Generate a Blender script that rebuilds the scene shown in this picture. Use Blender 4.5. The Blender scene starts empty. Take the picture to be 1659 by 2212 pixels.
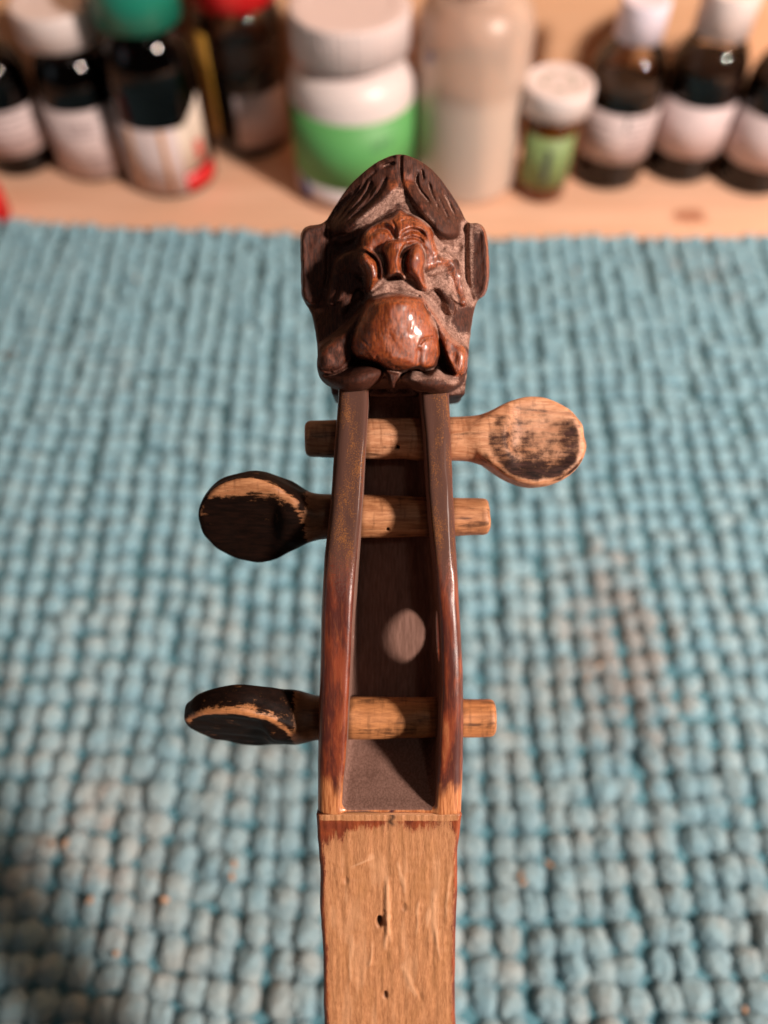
import bpy, bmesh, math, random
import numpy as np
from mathutils import Vector, Matrix

random.seed(7)
rng = np.random.default_rng(7)
sc = bpy.context.scene
COL = sc.collection

# ------------------------------------------------------------------ camera
CAM_H = 0.30
PITCH = math.radians(56.3)          # below the horizon
FPX = 1800.0                        # focal length in units of a 1659 x 2212 frame
cam_d = bpy.data.cameras.new("camera")
cam = bpy.data.objects.new("camera", cam_d)
COL.objects.link(cam)
cam.location = (0, 0, CAM_H)
cam.rotation_euler = (math.pi / 2 - PITCH, 0, 0)
cam_d.sensor_fit = 'VERTICAL'
cam_d.sensor_height = 36.0
cam_d.lens = 36.0 * FPX / 2212.0
cam_d.clip_start = 0.005
cam_d.clip_end = 20.0
cam_d.dof.use_dof = True
cam_d.dof.focus_distance = 0.145
cam_d.dof.aperture_fstop = 7.8
sc.camera = cam

# ------------------------------------------------------------------ light
w = bpy.data.worlds.new("World")
sc.world = w
w.use_nodes = True
bg = w.node_tree.nodes["Background"]
bg.inputs[0].default_value = (1.0, 0.80, 0.68, 1)
bg.inputs[1].default_value = 0.032


def lamp(name, kind, loc, energy, color, size, target=None, shape=None):
    d = bpy.data.lights.new(name, kind)
    o = bpy.data.objects.new(name, d)
    COL.objects.link(o)
    o.location = loc
    d.energy = energy
    d.color = color
    if kind == 'POINT':
        d.shadow_soft_size = size
    else:
        d.shape = 'DISK'
        d.size = size
    if target is not None:
        o.rotation_euler = (Vector(target) - Vector(loc)).to_track_quat('-Z', 'Y').to_euler()
    return o


lamp("desk_lamp_light", 'POINT', (0.64, -0.19, 0.66), 72.0, (1.0, 0.82, 0.72), 0.055)
lamp("room_light", 'AREA', (0.30, -0.30, 1.2), 0.7, (1.0, 0.86, 0.78), 0.12, (0, 0.15, 0.1))
lamp("window_light", 'AREA', (-0.75, -0.05, 0.30), 0.16, (0.78, 0.90, 1.0), 0.35, (0, 0.1, 0.15))

sc.view_settings.view_transform = 'Standard'
sc.view_settings.look = 'None'
sc.view_settings.exposure = 0.0
sc.view_settings.gamma = 1.0
sc.cycles.use_denoising = True
sc.cycles.max_bounces = 12
sc.cycles.transmission_bounces = 10
sc.cycles.transparent_max_bounces = 12
sc.cycles.caustics_reflective = False
sc.cycles.caustics_refractive = False
sc.cycles.sample_clamp_indirect = 6.0

# ------------------------------------------------------------------ helpers: frames
cp, sp = math.cos(PITCH), math.sin(PITCH)
C_R = np.array((1.0, 0, 0))
C_U = np.array((0, sp, cp))
C_D = np.array((0, cp, -sp))
CAM = np.array((0, 0, CAM_H))


def ray(px, py):
    return C_D + C_R * (px - 829.5) / FPX + C_U * (1106 - py) / FPX


def on_plane(px, py, z=0.0):
    r = ray(px, py)
    return CAM + r * ((z - CAM_H) / r[2])


def depth_of(p):
    return float(np.dot(np.asarray(p) - CAM, C_D))


def height_at(Y, py):
    """world height at distance Y that shows at image row py"""
    r = ray(829.5, py)
    return CAM_H + r[2] / r[1] * Y


def in_frame(p, m=40):
    q = np.asarray(p) - CAM
    d = q @ C_D
    if d <= 0:
        return False
    x = 829.5 + FPX * (q @ C_R) / d
    y = 1106 - FPX * (q @ C_U) / d
    return -m < x < 1659 + m and -m < y < 2212 + m


# ------------------------------------------------------------------ helpers: objects
def link(name, me, mat=None, parent=None, loc=None):
    o = bpy.data.objects.new(name, me)
    COL.objects.link(o)
    if mat is not None and me is not None:
        if isinstance(mat, (list, tuple)):
            for m_ in mat:
                me.materials.append(m_)
        elif len(me.materials) == 0:
            me.materials.append(mat)
    if parent is not None:
        o.parent = parent
    if loc is not None:
        o.location = loc
    return o


def tag(o, label=None, cat=None, group=None, kind=None):
    if label:
        o["label"] = label
    if cat:
        o["category"] = cat
    if group:
        o["group"] = group
    if kind:
        o["kind"] = kind
    return o


def empty(name, loc=(0, 0, 0)):
    o = bpy.data.objects.new(name, None)
    o.empty_display_size = 0.01
    COL.objects.link(o)
    o.location = loc
    return o


def mesh(name, verts, faces, smooth=True):
    me = bpy.data.meshes.new(name)
    verts = np.asarray(verts, dtype=np.float32)
    me.vertices.add(len(verts))
    me.vertices.foreach_set("co", verts.ravel())
    if isinstance(faces, np.ndarray):
        n, k = faces.shape
        me.loops.add(n * k)
        me.loops.foreach_set("vertex_index", faces.astype(np.int32).ravel())
        me.polygons.add(n)
        me.polygons.foreach_set("loop_start", np.arange(0, n * k, k, dtype=np.int32))
        try:
            me.polygons.foreach_set("loop_total", np.full(n, k, dtype=np.int32))
        except Exception:
            pass
    else:
        fl = [i for f in faces for i in f]
        st, t = [], 0
        for f in faces:
            st.append(t)
            t += len(f)
        me.loops.add(len(fl))
        me.loops.foreach_set("vertex_index", fl)
        me.polygons.add(len(faces))
        me.polygons.foreach_set("loop_start", st)
    me.update(calc_edges=True)
    me.validate()
    if smooth:
        me.polygons.foreach_set("use_smooth", np.ones(len(me.polygons), dtype=bool))
    return me


def attr(me, name, values):
    a = me.attributes.new(name, 'FLOAT', 'POINT')
    a.data.foreach_set("value", np.asarray(values, dtype=np.float32))


def lathe(name, prof, seg=56, cap=True, smooth=True, mod=None):
    """prof: list of (r, z); mod(angle, i) -> radius factor"""
    vs, fs = [], []
    n = len(prof)
    for i, (r, z) in enumerate(prof):
        for k in range(seg):
            a = 2 * math.pi * k / seg
            rr = r * (mod(a, i) if mod else 1)
            vs.append((rr * math.cos(a), rr * math.sin(a), z))
    for i in range(n - 1):
        for k in range(seg):
            k2 = (k + 1) % seg
            fs.append((i * seg + k, i * seg + k2, (i + 1) * seg + k2, (i + 1) * seg + k))
    if cap:
        fs.append(tuple(range(seg - 1, -1, -1)))
        fs.append(tuple((n - 1) * seg + k for k in range(seg)))
    return mesh(name, vs, fs, smooth)


def rounded(prof, r=0.001, steps=4):
    """round the inner corners of a lathe profile"""
    out = [prof[0]]
    for i in range(1, len(prof) - 1):
        p0, p1, p2 = map(np.array, (prof[i - 1], prof[i], prof[i + 1]))
        a, b = p0 - p1, p2 - p1
        la, lb = np.linalg.norm(a), np.linalg.norm(b)
        t = min(r, la * .45, lb * .45)
        q0, q2 = p1 + a / la * t, p1 + b / lb * t
        for s in range(steps + 1):
            u = s / steps
            q = (1 - u) ** 2 * q0 + 2 * u * (1 - u) * p1 + u * u * q2
            out.append((float(q[0]), float(q[1])))
    out.append(prof[-1])
    return out


def tube(name, pts, r, seg=10):
    pts = [Vector(p) for p in pts]
    vs, fs = [], []
    up = Vector((0.13, 0.31, 0.94))
    for i, p in enumerate(pts):
        t = (pts[min(i + 1, len(pts) - 1)] - pts[max(i - 1, 0)]).normalized()
        a = t.cross(up).normalized()
        b = t.cross(a)
        for k in range(seg):
            an = 2 * math.pi * k / seg
            vs.append(p + a * (r * math.cos(an)) + b * (r * math.sin(an)))
    for i in range(len(pts) - 1):
        for k in range(seg):
            k2 = (k + 1) % seg
            fs.append((i * seg + k, i * seg + k2, (i + 1) * seg + k2, (i + 1) * seg + k))
    fs.append(tuple(range(seg - 1, -1, -1)))
    fs.append(tuple((len(pts) - 1) * seg + k for k in range(seg)))
    return mesh(name, [tuple(v) for v in vs], fs)


# ------------------------------------------------------------------ helpers: numpy noise
_perm = rng.random((64, 64, 64)).astype(np.float32)


def vnoise(p):
    p = np.asarray(p, dtype=np.float32)
    i = np.floor(p).astype(np.int64)
    f = p - i
    f = f * f * (3 - 2 * f)
    i &= 63
    j = (i + 1) & 63
    x0, y0, z0 = i[..., 0], i[..., 1], i[..., 2]
    x1, y1, z1 = j[..., 0], j[..., 1], j[..., 2]
    fx, fy, fz = f[..., 0], f[..., 1], f[..., 2]
    P = _perm
    a = P[x0, y0, z0] * (1 - fx) + P[x1, y0, z0] * fx
    b = P[x0, y1, z0] * (1 - fx) + P[x1, y1, z0] * fx
    c = P[x0, y0, z1] * (1 - fx) + P[x1, y0, z1] * fx
    d = P[x0, y1, z1] * (1 - fx) + P[x1, y1, z1] * fx
    return (a * (1 - fy) + b * fy) * (1 - fz) + (c * (1 - fy) + d * fy) * fz - 0.5


def fbm(p, o=3):
    s, a = 0, 1.0
    p = np.asarray(p, dtype=np.float32)
    for k in range(o):
        s = s + a * vnoise(p * (2 ** k) + 7.3 * k)
        a *= .5
    return s


# ------------------------------------------------------------------ helpers: distance-field carving
class Field:
    def __init__(s, lo, hi, h):
        s.h = h
        s.lo = np.array(lo, dtype=np.float32)
        s.n = np.ceil((np.array(hi) - s.lo) / h).astype(int) + 1
        s.ax = [s.lo[i] + h * np.arange(s.n[i], dtype=np.float32) for i in range(3)]
        s.D = np.full(s.n, 50.0, dtype=np.float32)

    def box(s, lo, hi):
        a = np.maximum(0, np.floor((np.array(lo) - s.lo) / s.h).astype(int))
        b = np.minimum(s.n, np.ceil((np.array(hi) - s.lo) / s.h).astype(int) + 1)
        if np.any(b <= a):
            return None
        sl = tuple(slice(a[i], b[i]) for i in range(3))
        X = s.ax[0][sl[0]][:, None, None]
        Y = s.ax[1][sl[1]][None, :, None]
        Z = s.ax[2][sl[2]][None, None, :]
        return sl, X, Y, Z

    @staticmethod
    def smin(a, b, k):
        if k <= 0:
            return np.minimum(a, b)
        h = np.maximum(k - np.abs(a - b), 0) / k
        return np.minimum(a, b) - h * h * k * .25

    def add(s, lo, hi, fn, k=0.5, cut=False):
        m = k + 4 * s.h
        r = s.box(np.array(lo) - m, np.array(hi) + m)
        if r is None:
            return
        sl, X, Y, Z = r
        d = fn(X, Y, Z).astype(np.float32)
        if cut:
            s.D[sl] = -Field.smin(-s.D[sl], d, k)
        else:
            s.D[sl] = Field.smin(s.D[sl], d, k)

    def ell(s, c, r, k=0.5, cut=False, rot=0.0):
        c, r = np.array(c), np.array(r)
        ca, sa = math.cos(rot), math.sin(rot)
        R = max(r)

        def fn(X, Y, Z):
            x, y, z = X - c[0], Y - c[1], Z - c[2]
            x, y = x * ca + y * sa, -x * sa + y * ca
            k0 = np.sqrt((x / r[0]) ** 2 + (y / r[1]) ** 2 + (z / r[2]) ** 2)
            k1 = np.sqrt((x / r[0] ** 2) ** 2 + (y / r[1] ** 2) ** 2 + (z / r[2] ** 2) ** 2)
            return k0 * (k0 - 1) / np.maximum(k1, 1e-4)
        s.add(c - R, c + R, fn, k, cut)

    def cap(s, a, b, ra, rb, k=0.5, cut=False, flat=1.0):
        a, b = np.array(a, float), np.array(b, float)
        R = max(ra, rb)
        ab = b - a
        L = float(ab @ ab)

        def fn(X, Y, Z):
            t = np.clip(((X - a[0]) * ab[0] + (Y - a[1]) * ab[1] + (Z - a[2]) * ab[2]) / L, 0, 1)
            return np.sqrt((X - a[0] - t * ab[0]) ** 2 + (Y - a[1] - t * ab[1]) ** 2 + ((Z - a[2] - t * ab[2]) * flat) ** 2) - (ra + (rb - ra) * t)
        s.add(np.minimum(a, b) - R, np.maximum(a, b) + R, fn, k, cut)

    def stroke(s, pts, rs, k=0.4, cut=False, flat=1.0, sub=6):
        P = np.array(pts, float)
        r = np.array(rs, float)
        if len(P) > 2:
            t = np.linspace(0, len(P) - 1, sub * (len(P) - 1) + 1)
            Q_, R_ = [], []
            for v in t:
                i = min(int(v), len(P) - 2)
                f = v - i
                p0, p1, p2, p3 = P[max(i - 1, 0)], P[i], P[i + 1], P[min(i + 2, len(P) - 1)]
                Q_.append(.5 * (2 * p1 + (p2 - p0) * f + (2 * p0 - 5 * p1 + 4 * p2 - p3) * f ** 2 + (3 * p1 - p0 - 3 * p2 + p3) * f ** 3))
                g = f * f * (3 - 2 * f)
                R_.append(r[i] * (1 - g) + r[i + 1] * g)
            P, r = np.array(Q_), np.array(R_)

        def fn(X, Y, Z):
            best = None
            for i in range(len(P) - 1):
                a, b = P[i], P[i + 1]
                ab = b - a
                L = max(float(ab @ ab), 1e-9)
                t = np.clip(((X - a[0]) * ab[0] + (Y - a[1]) * ab[1] + (Z - a[2]) * ab[2]) / L, 0, 1)
                d = np.sqrt((X - a[0] - t * ab[0]) ** 2 + (Y - a[1] - t * ab[1]) ** 2 + (Z - a[2] - t * ab[2]) ** 2) - (r[i] + (r[i + 1] - r[i]) * t)
                best = d if best is None else np.minimum(best, d)
            return best
        s.add(P.min(0) - r.max(), P.max(0) + r.max(), fn, k, cut)

    def sample(s, A, p):
        q = (p - s.lo) / s.h
        q = np.clip(q, 0, s.n - 1.001)
        i = q.astype(int)
        f = q - i
        out = 0
        for dx in (0, 1):
            for dy in (0, 1):
                for dz in (0, 1):
                    wt = (f[:, 0] if dx else 1 - f[:, 0]) * (f[:, 1] if dy else 1 - f[:, 1]) * (f[:, 2] if dz else 1 - f[:, 2])
                    out = out + wt * A[i[:, 0] + dx, i[:, 1] + dy, i[:, 2] + dz]
        return out

    def surf_z(s, x, y, zmax=None):
        """height of the front surface above (x, y)"""
        ix = min(max(int(round((x - s.lo[0]) / s.h)), 0), s.n[0] - 1)
        iy = min(max(int(round((y - s.lo[1]) / s.h)), 0), s.n[1] - 1)
        c = s.D[ix, iy, :]
        ins = np.nonzero(c < 0)[0]
        if len(ins) == 0:
            return -8.0
        return float(s.ax[2][ins[-1]])

    def nets(s):
        D = s.D
        S = D < 0
        A = S[:-1, :-1, :-1].astype(np.int8)
        tot = np.zeros_like(A)
        for dx in (0, 1):
            for dy in (0, 1):
                for dz in (0, 1):
                    tot += S[dx:S.shape[0] - 1 + dx, dy:S.shape[1] - 1 + dy, dz:S.shape[2] - 1 + dz]
        act = np.argwhere((tot > 0) & (tot < 8))
        N = len(act)
        idx = np.full(tot.shape, -1, dtype=np.int32)
        idx[act[:, 0], act[:, 1], act[:, 2]] = np.arange(N)
        cs = np.array([(dx, dy, dz) for dx in (0, 1) for dy in (0, 1) for dz in (0, 1)])
        vals = np.stack([D[act[:, 0] + c[0], act[:, 1] + c[1], act[:, 2] + c[2]] for c in cs], 1)
        acc = np.zeros((N, 3))
        cnt = np.zeros(N)
        for i in range(8):
            for j in range(i + 1, 8):
                if np.abs(cs[i] - cs[j]).sum() != 1:
                    continue
                a, b = vals[:, i], vals[:, j]
                m = (a < 0) != (b < 0)
                t = np.where(m, a / np.where(m, a - b, 1), 0)
                acc += np.where(m[:, None], cs[i] + t[:, None] * (cs[j] - cs[i]), 0)
                cnt += m
        V = (act + acc / cnt[:, None]) * s.h + s.lo
        quads = []
        for ax in range(3):
            o1, o2 = [(1, 2), (2, 0), (0, 1)][ax]
            a = [slice(1, -1)] * 3
            a[ax] = slice(0, -1)
            b = [slice(1, -1)] * 3
            b[ax] = slice(1, None)
            s0, s1 = S[tuple(a)], S[tuple(b)]
            e = np.argwhere(s0 != s1)
            base = e.copy()
            base[:, o1] += 1
            base[:, o2] += 1
            flip = s1[e[:, 0], e[:, 1], e[:, 2]]
            q = []
            for d1, d2 in ((-1, -1), (0, -1), (0, 0), (-1, 0)):
                c = base.copy()
                c[:, o1] += d1
                c[:, o2] += d2
                q.append(idx[c[:, 0], c[:, 1], c[:, 2]])
            q = np.stack(q, 1)
            q[flip] = q[flip][:, ::-1]
            quads.append(q)
        F = np.concatenate(quads)
        F = F[(F >= 0).all(1)]
        # gradient normals
        e = s.h * .8
        G = np.stack([s.sample(D, V + np.eye(3)[i] * e) - s.sample(D, V - np.eye(3)[i] * e) for i in range(3)], 1)
        G /= np.maximum(np.linalg.norm(G, axis=1), 1e-6)[:, None]
        return V, F, G

    def cavity(s, V, rad):
        """>0 in hollows, <0 on ridges, in mm"""
        A = np.clip(s.D, -4, 4).astype(np.float32)
        n = max(1, int(round(rad / s.h)))
        for ax in range(3):
            for _ in range(2):
                c = np.cumsum(np.pad(A, [(n + 1, n) if i == ax else (0, 0) for i in range(3)], mode='edge'), axis=ax, dtype=np.float64)
                L = A.shape[ax]
                up = np.take(c, np.arange(2 * n + 1, 2 * n + 1 + L), axis=ax)
                dn = np.take(c, np.arange(0, L), axis=ax)
                A = ((up - dn) / (2 * n + 1)).astype(np.float32)
        return -s.sample(A, V)


MM = 0.001


def field_mesh(name, V, F, G, sel=None, attrs=None):
    """mesh of the faces in sel, with smooth normals that carry over to its neighbours"""
    if sel is not None:
        F = F[sel]
        used = np.unique(F)
        remap = np.full(len(V), -1, dtype=np.int64)
        remap[used] = np.arange(len(used))
        F = remap[F]
        V, G = V[used], G[used]
        if attrs:
            attrs = {k: v[used] for k, v in attrs.items()}
    me = mesh(name, V * MM, F)
    for k, v in (attrs or {}).items():
        attr(me, k, v)
    me.normals_split_custom_set_from_vertices([tuple(g) for g in G])
    return me


# ------------------------------------------------------------------ helpers: node materials
class NT:
    def __init__(s, name):
        s.m = bpy.data.materials.new(name)
        s.m.use_nodes = True
        s.t = s.m.node_tree
        s.b = s.t.nodes["Principled BSDF"]

    def n(s, kind, **kw):
        nd = s.t.nodes.new(kind)
        for k, v in kw.items():
            setattr(nd, k, v)
        return nd

    def l(s, a, b):
        s.t.links.new(a, b)

    def set(s, nd, **kw):
        for k, v in kw.items():
            i = nd.inputs[k.replace('_', ' ')] if k.replace('_', ' ') in nd.inputs else nd.inputs[k]
            if hasattr(v, 'is_output') or isinstance(v, bpy.types.NodeSocket):
                s.l(v, i)
            else:
                i.default_value = v

    def coord(s, kind='Object', scale=(1, 1, 1), rot=(0, 0, 0)):
        if kind == 'World':
            o = s.n('ShaderNodeNewGeometry').outputs['Position']
        else:
            o = s.n('ShaderNodeTexCoord').outputs[kind]
        mp = s.n('ShaderNodeMapping')
        s.l(o, mp.inputs[0])
        mp.inputs['Scale'].default_value = scale
        mp.inputs['Rotation'].default_value = rot
        return mp.outputs[0]

    def noise(s, vec, scale=1.0, detail=4, rough=.55, dist=0.0):
        nd = s.n('ShaderNodeTexNoise')
        s.l(vec, nd.inputs['Vector'])
        nd.inputs['Scale'].default_value = scale
        nd.inputs['Detail'].default_value = detail
        nd.inputs['Roughness'].default_value = rough
        nd.inputs['Distortion'].default_value = dist
        return nd.outputs['Fac']

    def ramp(s, fac, lo, hi, a=0.0, b=1.0, smooth=True):
        nd = s.n('ShaderNodeMapRange')
        nd.interpolation_type = 'SMOOTHSTEP' if smooth else 'LINEAR'
        s.l(fac, nd.inputs['Value'])
        nd.inputs['From Min'].default_value = lo
        nd.inputs['From Max'].default_value = hi
        nd.inputs['To Min'].default_value = a
        nd.inputs['To Max'].default_value = b
        return nd.outputs[0]

    def math(s, op, a, b=None, clamp=False):
        nd = s.n('ShaderNodeMath', operation=op)
        nd.use_clamp = clamp
        for i, v in enumerate((a, b)):
            if v is None:
                continue
            if isinstance(v, (int, float)):
                nd.inputs[i].default_value = v
            else:
                s.l(v, nd.inputs[i])
        return nd.outputs[0]

    def mix(s, fac, a, b, blend='MIX'):
        nd = s.n('ShaderNodeMix', data_type='RGBA', blend_type=blend)
        for sock, v in ((nd.inputs[0], fac), (nd.inputs[6], a), (nd.inputs[7], b)):
            if isinstance(v, (int, float)):
                sock.default_value = v
            elif isinstance(v, (tuple, list)):
                sock.default_value = (*v, 1) if len(v) == 3 else v
            else:
                s.l(v, sock)
        return nd.outputs[2]

    def at(s, name):
        nd = s.n('ShaderNodeAttribute')
        nd.attribute_name = name
        return nd.outputs['Fac']

    def bump(s, height, strength=.3, dist=.0005, prev=None):
        nd = s.n('ShaderNodeBump')
        nd.inputs['Strength'].default_value = strength
        nd.inputs['Distance'].default_value = dist
        s.l(height, nd.inputs['Height'])
        if prev is not None:
            s.l(prev, nd.inputs['Normal'])
        return nd.outputs[0]

    def out(s, color=None, rough=None, normal=None, **kw):
        for nm, v in (('Base Color', color), ('Roughness', rough)):
            if v is None:
                continue
            if isinstance(v, (tuple, list)):
                s.b.inputs[nm].default_value = (*v, 1)
            elif isinstance(v, (int, float)):
                s.b.inputs[nm].default_value = v
            else:
                s.l(v, s.b.inputs[nm])
        if normal is not None:
            s.l(normal, s.b.inputs['Normal'])
        for k, v in kw.items():
            i = s.b.inputs[k.replace('_', ' ')]
            if isinstance(v, (int, float)):
                i.default_value = v
            elif isinstance(v, (tuple, list)):
                i.default_value = (*v, 1) if len(v) == 3 and i.type == 'RGBA' else v
            else:
                s.l(v, i)
        return s.m


def mat_carved():
    """varnished carving: bare orange wood where handled, dark patina elsewhere, grey-pink dust in the hollows"""
    m = NT("carved_wood")
    v = m.coord('Object', (1000, 1000, 1000))
    grain = m.noise(m.coord('Object', (3600, 520, 3600)), 1.0, 4, .6, .3)
    patch = m.noise(v, .55, 4, .6)
    fine = m.noise(v, 6.0, 5, .65)
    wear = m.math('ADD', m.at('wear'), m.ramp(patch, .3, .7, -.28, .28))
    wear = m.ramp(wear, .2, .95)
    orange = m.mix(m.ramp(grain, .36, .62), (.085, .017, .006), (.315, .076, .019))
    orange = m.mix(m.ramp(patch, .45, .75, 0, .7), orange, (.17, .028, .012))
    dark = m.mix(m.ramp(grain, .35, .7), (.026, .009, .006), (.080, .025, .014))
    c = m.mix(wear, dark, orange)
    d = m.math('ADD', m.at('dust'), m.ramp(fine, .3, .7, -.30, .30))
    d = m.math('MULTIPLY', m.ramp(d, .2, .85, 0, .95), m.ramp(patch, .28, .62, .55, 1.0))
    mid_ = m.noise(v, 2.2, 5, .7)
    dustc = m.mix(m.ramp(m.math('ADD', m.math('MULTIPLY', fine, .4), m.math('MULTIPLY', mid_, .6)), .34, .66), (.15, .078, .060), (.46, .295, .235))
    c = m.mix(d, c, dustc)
    ro = m.mix(d, m.mix(wear, (.58,) * 3, (.27,) * 3), (.95,) * 3)
    h = m.math('ADD', m.math('MULTIPLY', grain, .55), m.math('MULTIPLY', fine, .65))
    crack = m.noise(m.coord('Object', (1000, 650, 1000)), 4.2, 6, .8)
    nb = m.bump(h, .40, .00022)
    nb = m.bump(crack, .42, .00030, nb)
    gl = m.math('SUBTRACT', 1.0, d)
    return m.out(c, ro, nb, Specular_IOR_Level=m.math('MULTIPLY', m.math('ADD', m.math('MULTIPLY', wear, .3), .22), gl), Coat_Weight=m.math('MULTIPLY', m.math('MULTIPLY', wear, gl), .42), Coat_Roughness=.21)


def mat_pegbox():
    m = NT("pegbox_wood")
    v = m.coord('Object', (1000, 1000, 1000))
    grain = m.noise(m.coord('Object', (3000, 260, 3000)), 1.0, 4, .6, .2)
    patch = m.noise(m.coord('Object', (360, 95, 360)), 1.0, 5, .62, .3)
    fine = m.noise(v, 4.5, 5, .72)
    red = m.mix(m.ramp(patch, .38, .60), (.060, .014, .010), (.175, .036, .014))
    red = m.mix(m.ramp(grain, .50, .78, 0, .30), red, (.34, .11, .035))
    bare = m.mix(m.ramp(grain, .3, .7), (.24, .072, .022), (.50, .21, .085))
    c = m.mix(m.ramp(m.math('ADD', m.at('bare'), m.ramp(patch, .3, .7, -.25, .25)), .3, .75), red, bare)
    grime = m.ramp(m.math('ADD', m.at('grime'), m.ramp(fine, .32, .68, -.3, .3)), .3, .8)
    gc = m.mix(m.ramp(m.math('ADD', fine, m.ramp(patch, .35, .7, -.12, .10)), .52, .66), (.074, .036, .027), (.19, .078, .028))
    c = m.mix(grime, c, gc)
    c = m.mix(m.at('mark'), c, (.045, .012, .018))
    dd = m.ramp(m.math('ADD', m.at('dust'), m.ramp(fine, .3, .7, -.06, .06)), .3, .7)
    dc = m.mix(m.ramp(grain, .3, .75), (.125, .070, .054), (.205, .120, .096))
    c = m.mix(dd, c, dc)
    mt_ = m.math('MAXIMUM', dd, m.math('MULTIPLY', grime, .85))
    ro = m.mix(mt_, (.33,) * 3, (.92,) * 3)
    h = m.math('ADD', m.math('MULTIPLY', grain, .6), m.math('MULTIPLY', fine, .5))
    nb = m.bump(h, .28, .0002)
    return m.out(c, ro, nb, Specular_IOR_Level=m.math('MULTIPLY', m.math('SUBTRACT', 1.0, mt_), .5), Coat_Weight=m.math('MULTIPLY', m.math('SUBTRACT', 1.0, mt_), .3), Coat_Roughness=.2)


def mat_neck():
    m = NT("bare_neck_wood")
    v = m.coord('Object', (1000, 1000, 1000))
    grain = m.noise(m.coord('Object', (3400, 190, 3400)), 1.0, 5, .62, .25)
    patch = m.noise(m.coord('Object', (260, 130, 260)), 1.0, 4, .6, .4)
    fine = m.noise(v, 8.0, 4, .7)
    c = m.mix(m.ramp(grain, .25, .78), (.29, .122, .048), (.47, .230, .104))
    c = m.mix(m.ramp(patch, .45, .75, 0, .55), c, (.34, .155, .055))
    c = m.mix(m.ramp(m.at('glue'), .2, .9, 0, .75), c, m.mix(fine, (.45, .230, .11), (.60, .35, .20)))
    st = m.ramp(m.math('ADD', m.at('stain'), m.math('ADD', m.ramp(grain, .3, .7, -.32, .32), m.ramp(fine, .3, .7, -.22, .22))), .28, .95)
    c = m.mix(st, c, m.mix(m.ramp(patch, .3, .7), (.085, .016, .010), (.24, .055, .018)))
    c = m.mix(m.at('hole'), c, (.02, .008, .004))
    h = m.math('ADD', grain, m.math('MULTIPLY', fine, .5))
    nb = m.bump(h, .42, .00022)
    return m.out(c, m.ramp(st, 0, 1, .58, .35), nb)


def mat_peg(name, thresh, lo=(.24, .095, .038), hi=(.46, .225, .105), soft=.30, st=.28, stain=(.014, .006, .004)):
    """turned wood gone brown with handling; black stain rubbed off at the edges"""
    m = NT(name)
    v = m.coord('Object', (1000, 1000, 1000))
    streak = m.noise(m.coord('Object', (240, 1700, 1700)), 1.0, 6, .68, .2)
    long_ = m.noise(m.coord('Object', (90, 900, 900)), 1.0, 4, .6, .2)
    ring = m.noise(m.coord('Object', (1100, 220, 220)), 1.0, 4, .55, .1)
    blot = m.noise(v, .42, 5, .6)
    fine = m.noise(v, 7.0, 4, .7)
    wood = m.mix(m.ramp(streak, .3, .7), lo, hi)
    wood = m.mix(m.ramp(ring, .5, .72, 0, .55), wood, tuple(x * .55 for x in lo))
    wood = m.mix(m.math('MULTIPLY', m.ramp(long_, .52, .66), m.ramp(blot, .35, .65, .15, .8)), wood, (.035, .014, .008))
    k = m.math('ADD', m.at('black'), m.math('ADD', m.ramp(blot, .28, .72, -.26, .26), m.math('ADD', m.ramp(streak, .3, .7, -st, st), m.ramp(fine, .3, .7, -.10, .10))))
    k = m.ramp(k, thresh, thresh + soft)
    blk = m.mix(m.ramp(streak, .3, .8), (.004, .0025, .002), stain)
    c = m.mix(k, wood, blk)
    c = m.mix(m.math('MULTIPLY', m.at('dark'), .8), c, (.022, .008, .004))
    h = m.math('ADD', m.math('MULTIPLY', streak, .8), m.math('MULTIPLY', fine, .4))
    nb = m.bump(h, .30, .00020)
    return m.out(c, m.ramp(k, 0, 1, .52, .50), nb, Specular_IOR_Level=m.ramp(k, 0, 1, .35, .05))


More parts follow.
